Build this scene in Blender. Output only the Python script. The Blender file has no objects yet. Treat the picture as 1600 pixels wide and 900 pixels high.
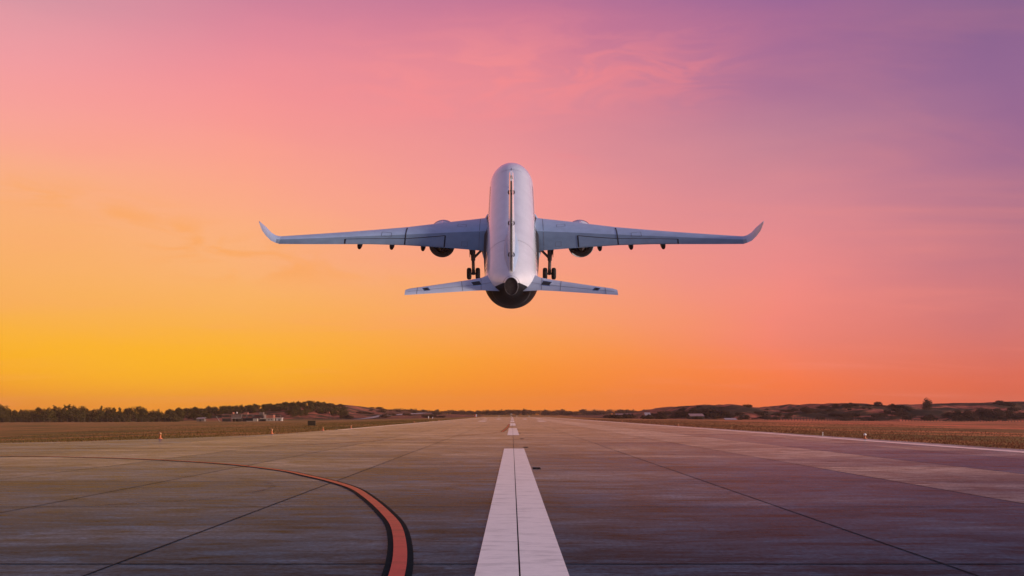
import bpy, bmesh, math, random
from mathutils import Vector, noise as mnoise
R = math.radians
random.seed(7)
C = bpy.context.scene.collection
scn = bpy.context.scene

# ------------------------------------------------------------------ camera
EYE = 1.65
cd = bpy.data.cameras.new('camera'); cam = bpy.data.objects.new('camera', cd); C.objects.link(cam)
cd.sensor_width = 36; cd.lens = 33.75; cd.shift_y = 198/1600
cd.clip_start = 0.1; cd.clip_end = 12000
cam.location = (0, 0, EYE); cam.rotation_euler = (R(90), 0, 0)
scn.camera = cam
scn.render.resolution_x, scn.render.resolution_y = 1024, 576

# ------------------------------------------------------------------ sky
def sst(a, b, x):
    t = min(1, max(0, (x-a)/(b-a))); return t*t*(3-2*t)
def lin(c): 
    return tuple(((v/255)/12.92 if v/255 <= .04045 else ((v/255+.055)/1.055)**2.4) for v in c)
SKY_GAIN = 1.0; SIDE_FILL = {-1: .85, 1: 1.4}
W = bpy.data.worlds.new('World'); scn.world = W; W.use_nodes = True
def build_sky():
    nt = W.node_tree; nt.nodes.clear(); N = nt.nodes.new; L = nt.links.new
    def val(x, sock):
        if isinstance(x, (int, float)): sock.default_value = x
        else: L(x, sock)
    def M(op, a, b=0.0, c=0.0, clamp=False):
        n = N('ShaderNodeMath'); n.operation = op; n.use_clamp = clamp
        val(a, n.inputs[0]); val(b, n.inputs[1])
        if op in ('MULTIPLY_ADD', 'SMOOTH_MIN'): val(c, n.inputs[2])
        return n.outputs[0]
    def mix(f, a, b, mode='MIX'):
        n = N('ShaderNodeMix'); n.data_type = 'RGBA'; n.blend_type = mode
        val(f, n.inputs[0])
        for x, s in ((a, n.inputs[6]), (b, n.inputs[7])):
            if isinstance(x, tuple): s.default_value = (*x, 1)
            else: L(x, s)
        return n.outputs[2]
    def rng(x, a, b, smooth=True):
        n = N('ShaderNodeMapRange'); n.interpolation_type = 'SMOOTHSTEP' if smooth else 'LINEAR'
        val(x, n.inputs[0]); n.inputs[1].default_value = a; n.inputs[2].default_value = b
        return n.outputs[0]
    tc = N('ShaderNodeTexCoord'); nm = N('ShaderNodeVectorMath'); nm.operation = 'NORMALIZE'
    L(tc.outputs['Generated'], nm.inputs[0])
    sx = N('ShaderNodeSeparateXYZ'); L(nm.outputs[0], sx.inputs[0]); x, y, z = sx.outputs
    az = M('ARCTAN2', x, y)
    el = M('DIVIDE', M('ARCSINE', z), math.pi/2)
    # faint warp so that the colour bands are not ruler-straight
    mp = N('ShaderNodeMapping'); L(nm.outputs[0], mp.inputs[0]); mp.inputs['Scale'].default_value = (2.2, 2.2, 9)
    mp.inputs['Rotation'].default_value = (0, R(8), 0)
    nz = N('ShaderNodeTexNoise'); L(mp.outputs[0], nz.inputs[0]); nz.inputs['Scale'].default_value = 1.0; nz.inputs['Detail'].default_value = 5
    w = M('SUBTRACT', nz.outputs[0], .5)
    elw = M('MULTIPLY_ADD', w, .035, el)
    azw = M('MULTIPLY_ADD', w, .2, az)
    ZEN = (90, 110, 158)
    cols = [  # (photo column, [(row, rgb)...])
        (30,  [(632,(231,138,28)),(605,(240,150,30)),(575,(250,170,32)),(545,(254,182,34)),(500,(251,178,80)),(430,(251,178,100)),(360,(251,177,116)),(285,(251,176,132)),(210,(250,167,150)),(120,(246,158,160)),(60,(236,156,164)),(0,(221,152,164))]),
        (400, [(632,(249,152,30)),(600,(252,168,40)),(560,(255,178,30)),(500,(252,178,80)),(430,(252,182,112)),(340,(253,176,132)),(270,(252,166,140)),(200,(250,157,147)),(130,(245,148,152)),(70,(229,140,156)),(0,(211,130,155))]),
        (820, [(636,(250,136,36)),(600,(250,144,50)),(560,(252,154,64)),(500,(252,165,100)),(430,(250,164,125)),(340,(249,155,145)),(270,(240,150,150)),(200,(226,142,150)),(120,(224,134,148)),(60,(208,124,150)),(0,(196,116,150))]),
        (1230,[(634,(246,113,68)),(600,(248,122,80)),(560,(248,130,95)),(500,(247,138,120)),(430,(240,140,135)),(340,(225,140,145)),(270,(208,135,148)),(210,(196,133,150)),(140,(178,118,150)),(70,(165,108,150)),(0,(152,100,150))]),
        (1570,[(625,(216,97,82)),(600,(221,103,90)),(560,(218,112,100)),(500,(212,120,118)),(430,(200,120,130)),(340,(180,118,138)),(270,(166,112,145)),(210,(155,105,145)),(140,(150,105,147)),(70,(145,102,146)),(0,(137,98,142))]),
    ]
    out = None; prev = None
    for px, st in cols:
        a = math.atan((px-800)/1500); ca = math.cos(a)
        cr = N('ShaderNodeValToRGB'); ramp = cr.color_ramp; ramp.interpolation = 'B_SPLINE'
        L(elw, cr.inputs[0])
        glow = lambda r, c: (c[0]*(1+.05*sst(540, 625, r)), c[1]*(1+.02*sst(540, 625, r)), c[2]*(1-.25*sst(540, 625, r)))   # the thin bright band hugging the horizon
        pts = [(math.atan((648-r)/1500*ca)/(math.pi/2), glow(r, c)) for r, c in st]
        pts = [(0.0, pts[0][1])] + pts
        top = st[-1][1]; dim = tuple(t*.55+zv*.45 for t, zv in zip(top, ZEN))
        pts += [(.42, dim), (.75, ZEN), (1.0, ZEN)]
        els = ramp.elements
        for i, (p, c) in enumerate(pts):
            e = els[i] if i < 2 else els.new(p)
            e.position = p; e.color = (*lin(c), 1)
        if out is None: out = cr.outputs[0]
        else: out = mix(rng(azw, prev, a, False), out, cr.outputs[0])
        prev = a
    # either side of the glow, out of frame: pink fill sky shaped to light the jet's flanks
    for sgn, st in ((-1, [(0.0,(250,190,120)),(.12,(255,196,170)),(.3,(236,180,186)),(.6,(130,130,170)),(1.0,ZEN)]), (1, [(0.0,(240,160,140)),(.12,(252,200,192)),(.3,(230,186,196)),(.6,(122,126,168)),(1.0,ZEN)])):
        cs = N('ShaderNodeValToRGB'); L(elw, cs.inputs[0])
        for i, (p, c) in enumerate(st):
            e = cs.color_ramp.elements[i] if i < 2 else cs.color_ramp.elements.new(p)
            e.position = p; e.color = (*lin(c), 1)
        vm = N('ShaderNodeVectorMath'); vm.operation = 'SCALE'; L(cs.outputs[0], vm.inputs[0])
        L(rng(el, .40, .08), vm.inputs['Scale']); vm.inputs['Scale'].links[0].from_node.inputs[3].default_value = 1.0; vm.inputs['Scale'].links[0].from_node.inputs[4].default_value = SIDE_FILL[sgn]
        out = mix(rng(M('MULTIPLY', azw, float(sgn)), R(32), R(75)), out, vm.outputs[0])
    # the sky away from the sunset: dusky blue violet
    cr = N('ShaderNodeValToRGB'); L(el, cr.inputs[0])
    bk = [(0.0,(30,40,60)),(.07,(46,62,90)),(.25,(96,118,164)),(.6,(112,132,180)),(1.0,ZEN)]
    for i, (p, c) in enumerate(bk):
        e = cr.color_ramp.elements[i] if i < 2 else cr.color_ramp.elements.new(p)
        e.position = p; e.color = (*lin(c), 1)
    back = rng(M('ABSOLUTE', az), R(105), R(155))
    # clouds: thin wind-drawn streaks on a high layer
    dv = M('ADD', z, .12)
    cx_ = M('DIVIDE', x, dv); cy_ = M('DIVIDE', y, dv)
    cb = N('ShaderNodeCombineXYZ'); L(cx_, cb.inputs[0]); L(cy_, cb.inputs[1])
    m2 = N('ShaderNodeMapping'); L(cb.outputs[0], m2.inputs[0]); m2.inputs['Rotation'].default_value = (0, 0, R(-14)); m2.inputs['Scale'].default_value = (.55, 1.5, 1)
    n2 = N('ShaderNodeTexNoise'); L(m2.outputs[0], n2.inputs[0]); n2.inputs['Scale'].default_value = 1.35; n2.inputs['Detail'].default_value = 8; n2.inputs['Roughness'].default_value = .55; n2.inputs['Distortion'].default_value = .9
    streak = M('MULTIPLY', rng(n2.outputs[0], .46, .74), .5)
    n3 = N('ShaderNodeTexNoise'); L(m2.outputs[0], n3.inputs[0]); n3.inputs['Scale'].default_value = .8; n3.inputs['Detail'].default_value = 4
    gate = rng(n3.outputs[0], .42, .66)
    # two pink wisps high above the runway
    def wisp(px, py, wx, wy, tilt):
        a0 = math.atan((px-800)/1500); e0 = math.atan((648-py)/1500*math.cos(a0))/(math.pi/2)
        da = M('SUBTRACT', azw, a0); de = M('SUBTRACT', elw, e0); de = M('MULTIPLY_ADD', da, tilt, de)
        q = M('ADD', M('POWER', M('ABSOLUTE', M('DIVIDE', da, wx)), 2.0), M('POWER', M('ABSOLUTE', M('DIVIDE', de, wy)), 2.0))
        return M('POWER', 2.718, M('MULTIPLY', q, -1.0))
    wp = M('ADD', wisp(840,130,.11,.016,-.06), wisp(1035,118,.075,.016,.05))
    wp2 = M('ADD', wisp(150,340,.14,.010,.06), wisp(430,405,.13,.012,.03))
    wp = M('ADD', wp, M('MULTIPLY', wisp(905,238,.035,.004,.12), .6))
    m4 = N('ShaderNodeMapping'); L(nm.outputs[0], m4.inputs[0]); m4.inputs['Scale'].default_value = (7, 7, 26); m4.inputs['Rotation'].default_value = (0, R(-10), 0)
    n4 = N('ShaderNodeTexNoise'); L(m4.outputs[0], n4.inputs[0]); n4.inputs['Scale'].default_value = 1.6; n4.inputs['Detail'].default_value = 7; n4.inputs['Distortion'].default_value = 1.6
    fil = rng(n4.outputs[0], .40, .66)
    wp = M('MULTIPLY', wp, fil)
    col = mix(M('MULTIPLY', streak, gate), out, mix(.55, out, lin((255,150,130)), 'MIX'))
    sunglow = wisp(230,562,.17,.026,.0)
    col = mix(M('MULTIPLY', sunglow, .6), col, lin((258,186,24)))
    wide = M('MULTIPLY', wisp(740,128,.16,.030,-.05), M('MULTIPLY_ADD', fil, .5, .5))
    col = mix(M('MULTIPLY', wide, .75), col, lin((247,146,148)))
    col = mix(M('MULTIPLY', wp, .34, clamp=True), col, lin((244,134,138)))
    col = mix(M('MULTIPLY', M('MULTIPLY', wp2, fil), .55), col, lin((252,166,84)))
    col = mix(back, col, cr.outputs[0])
    # dark earth side below the horizon is covered by the ground sheet
    bg = N('ShaderNodeBackground'); L(col, bg.inputs[0]); bg.inputs[1].default_value = SKY_GAIN
    ow = N('ShaderNodeOutputWorld'); L(bg.outputs[0], ow.inputs[0])
build_sky()
W.cycles.sampling_method = 'MANUAL'; W.cycles.sample_map_resolution = 1024

# ------------------------------------------------------------------ sun (low, soft, placed out of frame right to light the jet's flank, opposite the sunset glow)
sl = bpy.data.lights.new('added_key_sun', 'SUN'); so = bpy.data.objects.new('added_key_sun', sl); C.objects.link(so)
sl.energy = 4.2; sl.angle = R(8); sl.color = (1.0, .80, .70)
so.rotation_euler = Vector((-.96, .26, -.12)).to_track_quat('-Z', 'Y').to_euler(); so.location = (-40, 60, 60)

vs = scn.view_settings
vs.view_transform = 'Standard'; vs.look = 'None'; vs.exposure = 0.0; vs.gamma = 1; vs.use_curve_mapping = False
scn.cycles.max_bounces = 6; scn.cycles.volume_bounces = 0; scn.cycles.use_denoising = True
try: scn.cycles.denoiser = 'OPENIMAGEDENOISE'
except Exception: pass

# ------------------------------------------------------------------ helpers
def me(name, vs_, fs, mats, parent=None, smooth=False):
    m = bpy.data.meshes.new(name); m.from_pydata([tuple(v) for v in vs_], [], fs)
    for k in (mats if isinstance(mats, (list, tuple)) else [mats]): m.materials.append(k)
    if smooth: m.polygons.foreach_set('use_smooth', [True]*len(m.polygons))
    m.update()
    o = bpy.data.objects.new(name, m); C.objects.link(o)
    if parent: o.parent = parent
    return o
def empty(name, loc=(0,0,0), rot=(0,0,0)):
    o = bpy.data.objects.new(name, None); C.objects.link(o); o.location = loc; o.rotation_euler = rot; o.empty_display_size = .5
    return o
def tag(o, label, cat, group=None):
    o['label'] = label; o['category'] = cat
    if group: o['group'] = group
    return o
def struct(o): o['kind'] = 'structure'; return o
def stuff(o, label, cat): tag(o, label, cat); o['kind'] = 'stuff'; return o
class MB:
    def __init__(s): s.v = []; s.f = []; s.mi = []
    def quad(s, a, b, c, d, mi=0):
        n = len(s.v); s.v += [a, b, c, d]; s.f.append((n, n+1, n+2, n+3)); s.mi.append(mi)
    def box(s, x0, x1, y0, y1, z0, z1, mi=0):
        n = len(s.v)
        s.v += [(x,y,z) for z in (z0,z1) for y in (y0,y1) for x in (x0,x1)]
        for q in ((0,2,3,1),(4,5,7,6),(0,1,5,4),(2,6,7,3),(0,4,6,2),(1,3,7,5)): s.f.append(tuple(n+i for i in q)); s.mi.append(mi)
    def tube(s, p, q, r0, r1=None, n=10, mi=0, caps=True):
        r1 = r0 if r1 is None else r1; p = Vector(p); q = Vector(q); d = (q-p).normalized()
        a = d.orthogonal().normalized(); b = d.cross(a); k = len(s.v)
        for c, r in ((p, r0), (q, r1)):
            for i in range(n):
                t = 2*math.pi*i/n; s.v.append(tuple(c + a*math.cos(t)*r + b*math.sin(t)*r))
        for i in range(n):
            j = (i+1) % n; s.f.append((k+i, k+j, k+n+j, k+n+i)); s.mi.append(mi)
        if caps:
            s.f.append(tuple(k+i for i in reversed(range(n)))); s.mi.append(mi)
            s.f.append(tuple(k+n+i for i in range(n))); s.mi.append(mi)
    def lathe(s, prof, axis='y', origin=(0,0,0), n=24, mi=0):
        k = len(s.v)
        for (t, r) in prof:
            for i in range(n):
                a = 2*math.pi*i/n; c, d = r*math.cos(a), r*math.sin(a)
                p = {'y': (c, t, d), 'x': (t, c, d), 'z': (c, d, t)}[axis]
                s.v.append((p[0]+origin[0], p[1]+origin[1], p[2]+origin[2]))
        for g in range(len(prof)-1):
            for i in range(n):
                j = (i+1) % n; s.f.append((k+g*n+i, k+g*n+j, k+(g+1)*n+j, k+(g+1)*n+i)); s.mi.append(mi)
    def loft(s, rings, mi=0, cap0=True, cap1=True):
        k = len(s.v); n = len(rings[0])
        for r in rings: s.v += [tuple(p) for p in r]
        for g in range(len(rings)-1):
            for i in range(n):
                j = (i+1) % n; s.f.append((k+g*n+i, k+g*n+j, k+(g+1)*n+j, k+(g+1)*n+i)); s.mi.append(mi)
        if cap0: s.f.append(tuple(k+i for i in reversed(range(n)))); s.mi.append(mi)
        if cap1: s.f.append(tuple(k+(len(rings)-1)*n+i for i in range(n))); s.mi.append(mi)
    def build(s, name, mats, parent=None, smooth=False, fix=True):
        o = me(name, s.v, s.f, mats, parent, smooth)
        if len(o.data.polygons) == len(s.mi): o.data.polygons.foreach_set('material_index', s.mi)
        if fix:
            b = bmesh.new(); b.from_mesh(o.data); bmesh.ops.recalc_face_normals(b, faces=b.faces); b.to_mesh(o.data); b.free()
        return o
def sharp(o, deg=35):
    o.data.polygons.foreach_set('use_smooth', [True]*len(o.data.polygons))
    b = bmesh.new(); b.from_mesh(o.data)
    for e in b.edges:
        if len(e.link_faces) == 2 and e.calc_face_angle(0) > R(deg): e.smooth = False
    b.to_mesh(o.data); b.free(); return o

def mat(name, col, rough=.6, var=.15, scale=2.0, metal=0, spec=.5, bump=0, stretch=(1,1,1), coat=0, col2=None, coord='Object', detail=5):
    m = bpy.data.materials.new(name); m.use_nodes = True; nt = m.node_tree; b = nt.nodes['Principled BSDF']
    tc = nt.nodes.new('ShaderNodeTexCoord'); mp = nt.nodes.new('ShaderNodeMapping'); mp.inputs['Scale'].default_value = stretch
    nt.links.new(tc.outputs[coord], mp.inputs[0])
    nz = nt.nodes.new('ShaderNodeTexNoise'); nz.inputs['Scale'].default_value = scale; nz.inputs['Detail'].default_value = detail; nt.links.new(mp.outputs[0], nz.inputs[0])
    mx = nt.nodes.new('ShaderNodeMix'); mx.data_type = 'RGBA'
    lo = tuple(c*(1-var) for c in col); hi = col2 or tuple(min(1, c*(1+var)) for c in col)
    mx.inputs[6].default_value = (*lo, 1); mx.inputs[7].default_value = (*hi, 1)
    rg = nt.nodes.new('ShaderNodeMapRange'); rg.inputs[1].default_value = .3; rg.inputs[2].default_value = .7
    nt.links.new(nz.outputs[0], rg.inputs[0]); nt.links.new(rg.outputs[0], mx.inputs[0]); nt.links.new(mx.outputs[2], b.inputs['Base Color'])
    b.inputs['Roughness'].default_value = rough; b.inputs['Metallic'].default_value = metal; b.inputs['Specular IOR Level'].default_value = spec
    b.inputs['Coat Weight'].default_value = coat; b.inputs['Coat Roughness'].default_value = .12
    if bump:
        bp = nt.nodes.new('ShaderNodeBump'); bp.inputs['Strength'].default_value = bump; bp.inputs['Distance'].default_value = .02
        nt.links.new(nz.outputs[0], bp.inputs['Height']); nt.links.new(bp.outputs[0], b.inputs['Normal'])
    return m

def lerp_tab(tab, x):
    if x <= tab[0][0]: return tab[0][1]
    for (a, u), (b, v) in zip(tab, tab[1:]):
        if x <= b: return u+(v-u)*(x-a)/(b-a)
    return tab[-1][1]

# ------------------------------------------------------------------ terrain
# crest of the right-hand hills as (x at 650 m, height)
RIDGE = [((p-800)/1500*650, EYE+(648-y)/1500*650) for p, y in
  [(1000,652),(1040,646),(1060,641.5),(1070,638),(1085,634.5),(1100,632.8),(1110,632.3),(1122,634.4),(1135,631.2),(1150,632.2),(1165,635),(1180,637),(1200,638.7),(1220,638.2),(1240,640),(1260,639.2),(1272,637),(1286,634.2),(1292,635.5),(1300,631.6),(1312,629.5),(1330,630.2),(1355,630.7),(1375,633),(1390,634.2),(1405,633.7),(1425,635.2),(1440,634),(1465,633.2),(1480,632.2),(1500,630),(1540,629.4),(1560,628.8),(1575,627.9),(1600,627.7),(1750,627),(1900,631),(2300,634)]]
LHILL = [((p-800)/1500*830, EYE+(648-y)/1500*830) for p, y in
  [(-400,650),(250,650),(330,644),(380,641),(430,638),(465,634.5),(490,633.5),(510,637),(530,643),(545,647),(580,649),(640,651)]]
def fbm(x, y, s, o=4):
    return mnoise.fractal(Vector((x/s, y/s, 3.7)), 1.0, 2.0, o)
def ground_z(x, y):
    a = abs(x)
    if x < 0: z = -4.2*(1-math.exp(-max(0, a-27)*.025/4.2*1.25))
    else: z = -3.2*(1-math.exp(-max(0, a-26)*.014/3.2*1.3))
    if y < 40: z *= sst(-200, 40, y)
    z *= 1-sst(900, 1300, y)
    k = 0
    if x > 60:
        g = sst(565, 650, y); f2 = 1-sst(760, 1200, y)*.9
        hz_ = lerp_tab(RIDGE, x)
        if hz_ > z:
            k = g; t = g + .16*math.sin(g*14+fbm(x, y, 60)*3)*g*(1-g)
            z = z+(hz_-z)*t*f2 + (fbm(x, y, 22)*1.5*sst(0,.4,g)*(1-.45*sst(.75,1,g)))*min(1, (hz_-z)/4)
    if x < -30:
        g = sst(700, 830, y); f2 = 1-sst(900, 1250, y)*.9
        hz_ = lerp_tab(LHILL, x)
        if hz_ > z: k = max(k, g); z = z+(hz_-z)*g*f2 + fbm(x, y, 30)*.6*g*min(1, (hz_-z)/4)
    if -260 < x < 20:                                   # low rise beyond the houses
        g = math.exp(-((y-1080)/150)**2)*math.exp(-((x+150)/75)**2)
        z += 4.6*g; k = max(k, g*.6)
    if y > 780:
        z += 1.6*sst(800, 1100, y)*(.6+.5*fbm(x, y, 160)) * (1 if a < 300 else .5)
    if a > 30: z += fbm(x, y, 35)*.12*sst(30, 60, a)
    return z, k
def axis(vals):
    out = []
    for (a, b, st) in vals:
        n = max(1, round((b-a)/st)); out += [a+(b-a)*i/n for i in range(n)]
    return out+[vals[-1][1]]
XS = axis([(-2500,-1200,260),(-1200,-600,50),(-600,-60,7),(-60,-19,3.2),(-19,23,14),(23,60,3.7),(60,520,4.5),(520,1200,45),(1200,2500,260)])
YS = axis([(-400,0,80),(0,30,10),(30,150,5),(150,540,13),(540,680,3.5),(680,860,7),(860,1300,20),(1300,2000,60),(2000,2500,100)])
gv = []; ga = []
for y in YS:
    for x in XS:
        z, k = ground_z(x, y); gv.append((x, y, z-.03)); ga.append(k)
nx = len(XS)
gf = [(j*nx+i, j*nx+i+1, (j+1)*nx+i+1, (j+1)*nx+i) for j in range(len(YS)-1) for i in range(nx-1)]

def ground_mat():
    m = bpy.data.materials.new('field'); m.use_nodes = True; nt = m.node_tree; N = nt.nodes.new; L = nt.links.new
    b = nt.nodes['Principled BSDF']; b.inputs['Roughness'].default_value = .95; b.inputs['Specular IOR Level'].default_value = .1
    tc = N('ShaderNodeTexCoord')
    def noi(sc, st, det=5, rough=.55, dist=0):
        mp = N('ShaderNodeMapping'); mp.inputs['Scale'].default_value = st; L(tc.outputs['Object'], mp.inputs[0])
        n = N('ShaderNodeTexNoise'); n.inputs['Scale'].default_value = sc; n.inputs['Detail'].default_value = det; n.inputs['Roughness'].default_value = rough; n.inputs['Distortion'].default_value = dist
        L(mp.outputs[0], n.inputs[0]); return n.outputs[0]
    def ramp(x, st):
        r = N('ShaderNodeValToRGB'); L(x, r.inputs[0])
        for i, (p, c) in enumerate(st):
            e = r.color_ramp.elements[i] if i < 2 else r.color_ramp.elements.new(p)
            e.position = p; e.color = (*c, 1)
        return r.outputs[0]
    def mix(f, a, c, mode='MIX'):
        n = N('ShaderNodeMix'); n.data_type = 'RGBA'; n.blend_type = mode
        if isinstance(f, float): n.inputs[0].default_value = f
        else: L(f, n.inputs[0])
        L(a, n.inputs[6]); L(c, n.inputs[7]); return n.outputs[2]
    fieldc = ramp(noi(.045, (.45,1,1), 6, .62), [(.32,(.10,.075,.013)),(.44,(.19,.13,.026)),(.51,(.33,.17,.040)),(.58,(.52,.20,.06)),(.68,(.24,.165,.036))])
    fine = ramp(noi(.6, (1,1,1), 4), [(.3,(.55,.55,.5)),(.7,(1.3,1.25,1.2))])
    fieldc = mix(1.0, fieldc, fine, 'MULTIPLY')
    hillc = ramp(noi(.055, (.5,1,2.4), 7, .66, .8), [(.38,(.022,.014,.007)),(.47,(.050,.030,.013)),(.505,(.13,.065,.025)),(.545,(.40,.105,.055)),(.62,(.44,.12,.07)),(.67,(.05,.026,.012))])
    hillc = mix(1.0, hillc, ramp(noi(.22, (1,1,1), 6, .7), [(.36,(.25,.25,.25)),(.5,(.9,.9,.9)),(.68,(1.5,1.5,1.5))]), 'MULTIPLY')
    at = N('ShaderNodeAttribute'); at.attribute_name = 'rise'
    ar = N('ShaderNodeAttribute'); ar.attribute_name = 'ruddy'; rc = N('ShaderNodeRGB'); rc.outputs[0].default_value = (1.75,1.0,1.55,1)
    fieldc = mix(ar.outputs['Fac'], fieldc, mix(1.0, fieldc, rc.outputs[0], 'MULTIPLY'))
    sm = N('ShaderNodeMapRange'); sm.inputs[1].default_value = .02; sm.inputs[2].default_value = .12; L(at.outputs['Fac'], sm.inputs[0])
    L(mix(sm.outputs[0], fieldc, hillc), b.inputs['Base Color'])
    return m
GM = ground_mat()
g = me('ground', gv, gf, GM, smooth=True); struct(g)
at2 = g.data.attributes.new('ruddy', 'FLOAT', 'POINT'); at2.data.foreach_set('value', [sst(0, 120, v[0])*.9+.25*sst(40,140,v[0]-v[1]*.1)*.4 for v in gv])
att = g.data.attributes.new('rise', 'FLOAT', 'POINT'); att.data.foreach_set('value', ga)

# ------------------------------------------------------------------ runway
def pave_mat(name, c0, c1, rough0, rough1, use_tone=True, tint=None):
    m = bpy.data.materials.new(name); m.use_nodes = True; nt = m.node_tree; N = nt.nodes.new; L = nt.links.new
    b = nt.nodes['Principled BSDF']; b.inputs['IOR'].default_value = 1.016; tc = N('ShaderNodeTexCoord')
    def noi(sc, st, det=6, rough=.6, dist=0):
        mp = N('ShaderNodeMapping'); mp.inputs['Scale'].default_value = st; L(tc.outputs['Object'], mp.inputs[0])
        n = N('ShaderNodeTexNoise'); n.inputs['Scale'].default_value = sc; n.inputs['Detail'].default_value = det; n.inputs['Roughness'].default_value = rough; n.inputs['Distortion'].default_value = dist
        L(mp.outputs[0], n.inputs[0]); return n.outputs[0]
    def rr(x, a, b_, lo, hi):
        n = N('ShaderNodeMapRange'); L(x, n.inputs[0])
        for i, v in enumerate((a, b_, lo, hi)): n.inputs[i+1].default_value = v
        return n.outputs[0]
    def mul(a, c):
        n = N('ShaderNodeMath'); n.operation = 'MULTIPLY'; L(a, n.inputs[0])
        if isinstance(c, float): n.inputs[1].default_value = c
        else: L(c, n.inputs[1])
        return n.outputs[0]
    brush = noi(1.1, (.9, 3.0, 1), 10, .74, .5)          # transverse broom finish and rubber drag
    blot = noi(.22, (.6, 1.4, 1), 6, .6, .5)
    grit = noi(14, (1, 1, 1), 3)
    f = mul(mul(rr(brush, .32, .68, .22, 1.75), rr(blot, .3, .72, .5, 1.4)), rr(grit, .3, .7, .6, 1.4))
    if use_tone:
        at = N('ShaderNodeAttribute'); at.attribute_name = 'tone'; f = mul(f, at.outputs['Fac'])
    stain = noi(.5, (.8, 1.6, 1), 8, .68, 1.2); f = mul(f, rr(stain, .33, .52, .42, 1.05))
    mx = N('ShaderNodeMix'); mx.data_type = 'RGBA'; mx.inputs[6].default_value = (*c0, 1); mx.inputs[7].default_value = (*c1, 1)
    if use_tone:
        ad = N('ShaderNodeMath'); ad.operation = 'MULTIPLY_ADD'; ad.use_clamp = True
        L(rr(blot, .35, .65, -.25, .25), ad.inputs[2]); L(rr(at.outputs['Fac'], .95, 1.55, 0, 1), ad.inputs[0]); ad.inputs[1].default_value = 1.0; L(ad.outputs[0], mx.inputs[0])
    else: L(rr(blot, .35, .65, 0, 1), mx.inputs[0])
    vm = N('ShaderNodeVectorMath'); vm.operation = 'SCALE'; L(mx.outputs[2], vm.inputs[0]); L(f, vm.inputs['Scale'])
    L(vm.outputs[0], b.inputs['Base Color'])
    L(rr(brush, .3, .7, rough0, rough1), b.inputs['Roughness'])
    bp = N('ShaderNodeBump'); bp.inputs['Strength'].default_value = .02; bp.inputs['Distance'].default_value = .002; L(brush, bp.inputs['Height'])
    L(bp.outputs[0], b.inputs['Normal'])
    return m
M_RUN = pave_mat('runway_concrete', (.048,.100,.155), (.205,.175,.140), .15, .24)  # far slabs take the warm colour, painting in grazing sunset light
M_TAX = pave_mat('taxiway_asphalt', (.115,.150,.180), (.150,.180,.200), .16, .24, False)
LANES = [-19.4,-12.95,-8.6,-4.38,.08,4.77,9.5,14.2,18.9,24.3]
LT = [1.0,.86,.92,.90,.88,.86,1.22,.80,.95]
YJ = [-29.0+6.6*i for i in range(112)]
rv = []; rf = []; tone = []
rs = random.Random(3)
for j in range(len(YJ)-1):
    for i in range(len(LANES)-1):
        n = len(rv); rv += [(LANES[i],YJ[j],0),(LANES[i+1],YJ[j],0),(LANES[i+1],YJ[j+1],0),(LANES[i],YJ[j+1],0)]
        rf.append((n,n+1,n+2,n+3))
        t = LT[i]*(1+rs.uniform(-.12,.12))*lerp_tab([(5,.88),(15,.92),(18,1.10),(40,1.4),(80,1.85),(200,2.0)], YJ[j])  # lane tone, slab jitter, and sky glow painted in as brightening with distance
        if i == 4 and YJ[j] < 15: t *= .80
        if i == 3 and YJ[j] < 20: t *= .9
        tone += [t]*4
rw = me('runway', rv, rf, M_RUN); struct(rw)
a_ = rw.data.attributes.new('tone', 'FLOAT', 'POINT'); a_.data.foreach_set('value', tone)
# taxiway joining from the left
P = [(-19.4,104),(-20.0,84),(-21.0,76),(-24.1,65.6),(-26.8,59.6),(-30.5,55.5),(-40,51),(-60,48),(-110,46),(-260,45),(-260,-30),(-19.4,-30)]
struct(me('taxiway', [(x,y,-.004) for x,y in P], [tuple(range(len(P)))], M_TAX))
# joints
M_JOINT = mat('joint_sealant', (.014,.017,.020), .5, .3, 3); M_JOINT.node_tree.nodes['Principled BSDF'].inputs['IOR'].default_value = 1.02
jb = MB()
for x in LANES[1:-1]:
    w = .013 if x not in (.08,) else .011
    jb.quad((x-w,-29,.004),(x+w,-29,.004),(x+w,YJ[-1],.004),(x-w,YJ[-1],.004))
for i, y in enumerate(YJ[1:-1]):
    if y > 130: break
    w = .012 if abs(y-10.6) > 3.4 else .022
    for k in range(len(LANES)-1):
        jb.quad((LANES[k]+.03,y-w,.004),(LANES[k+1]-.03,y-w,.004),(LANES[k+1]-.03,y+w,.004),(LANES[k]+.03,y+w,.004))
struct(jb.build('runway_joints', M_JOINT, fix=False))

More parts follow.
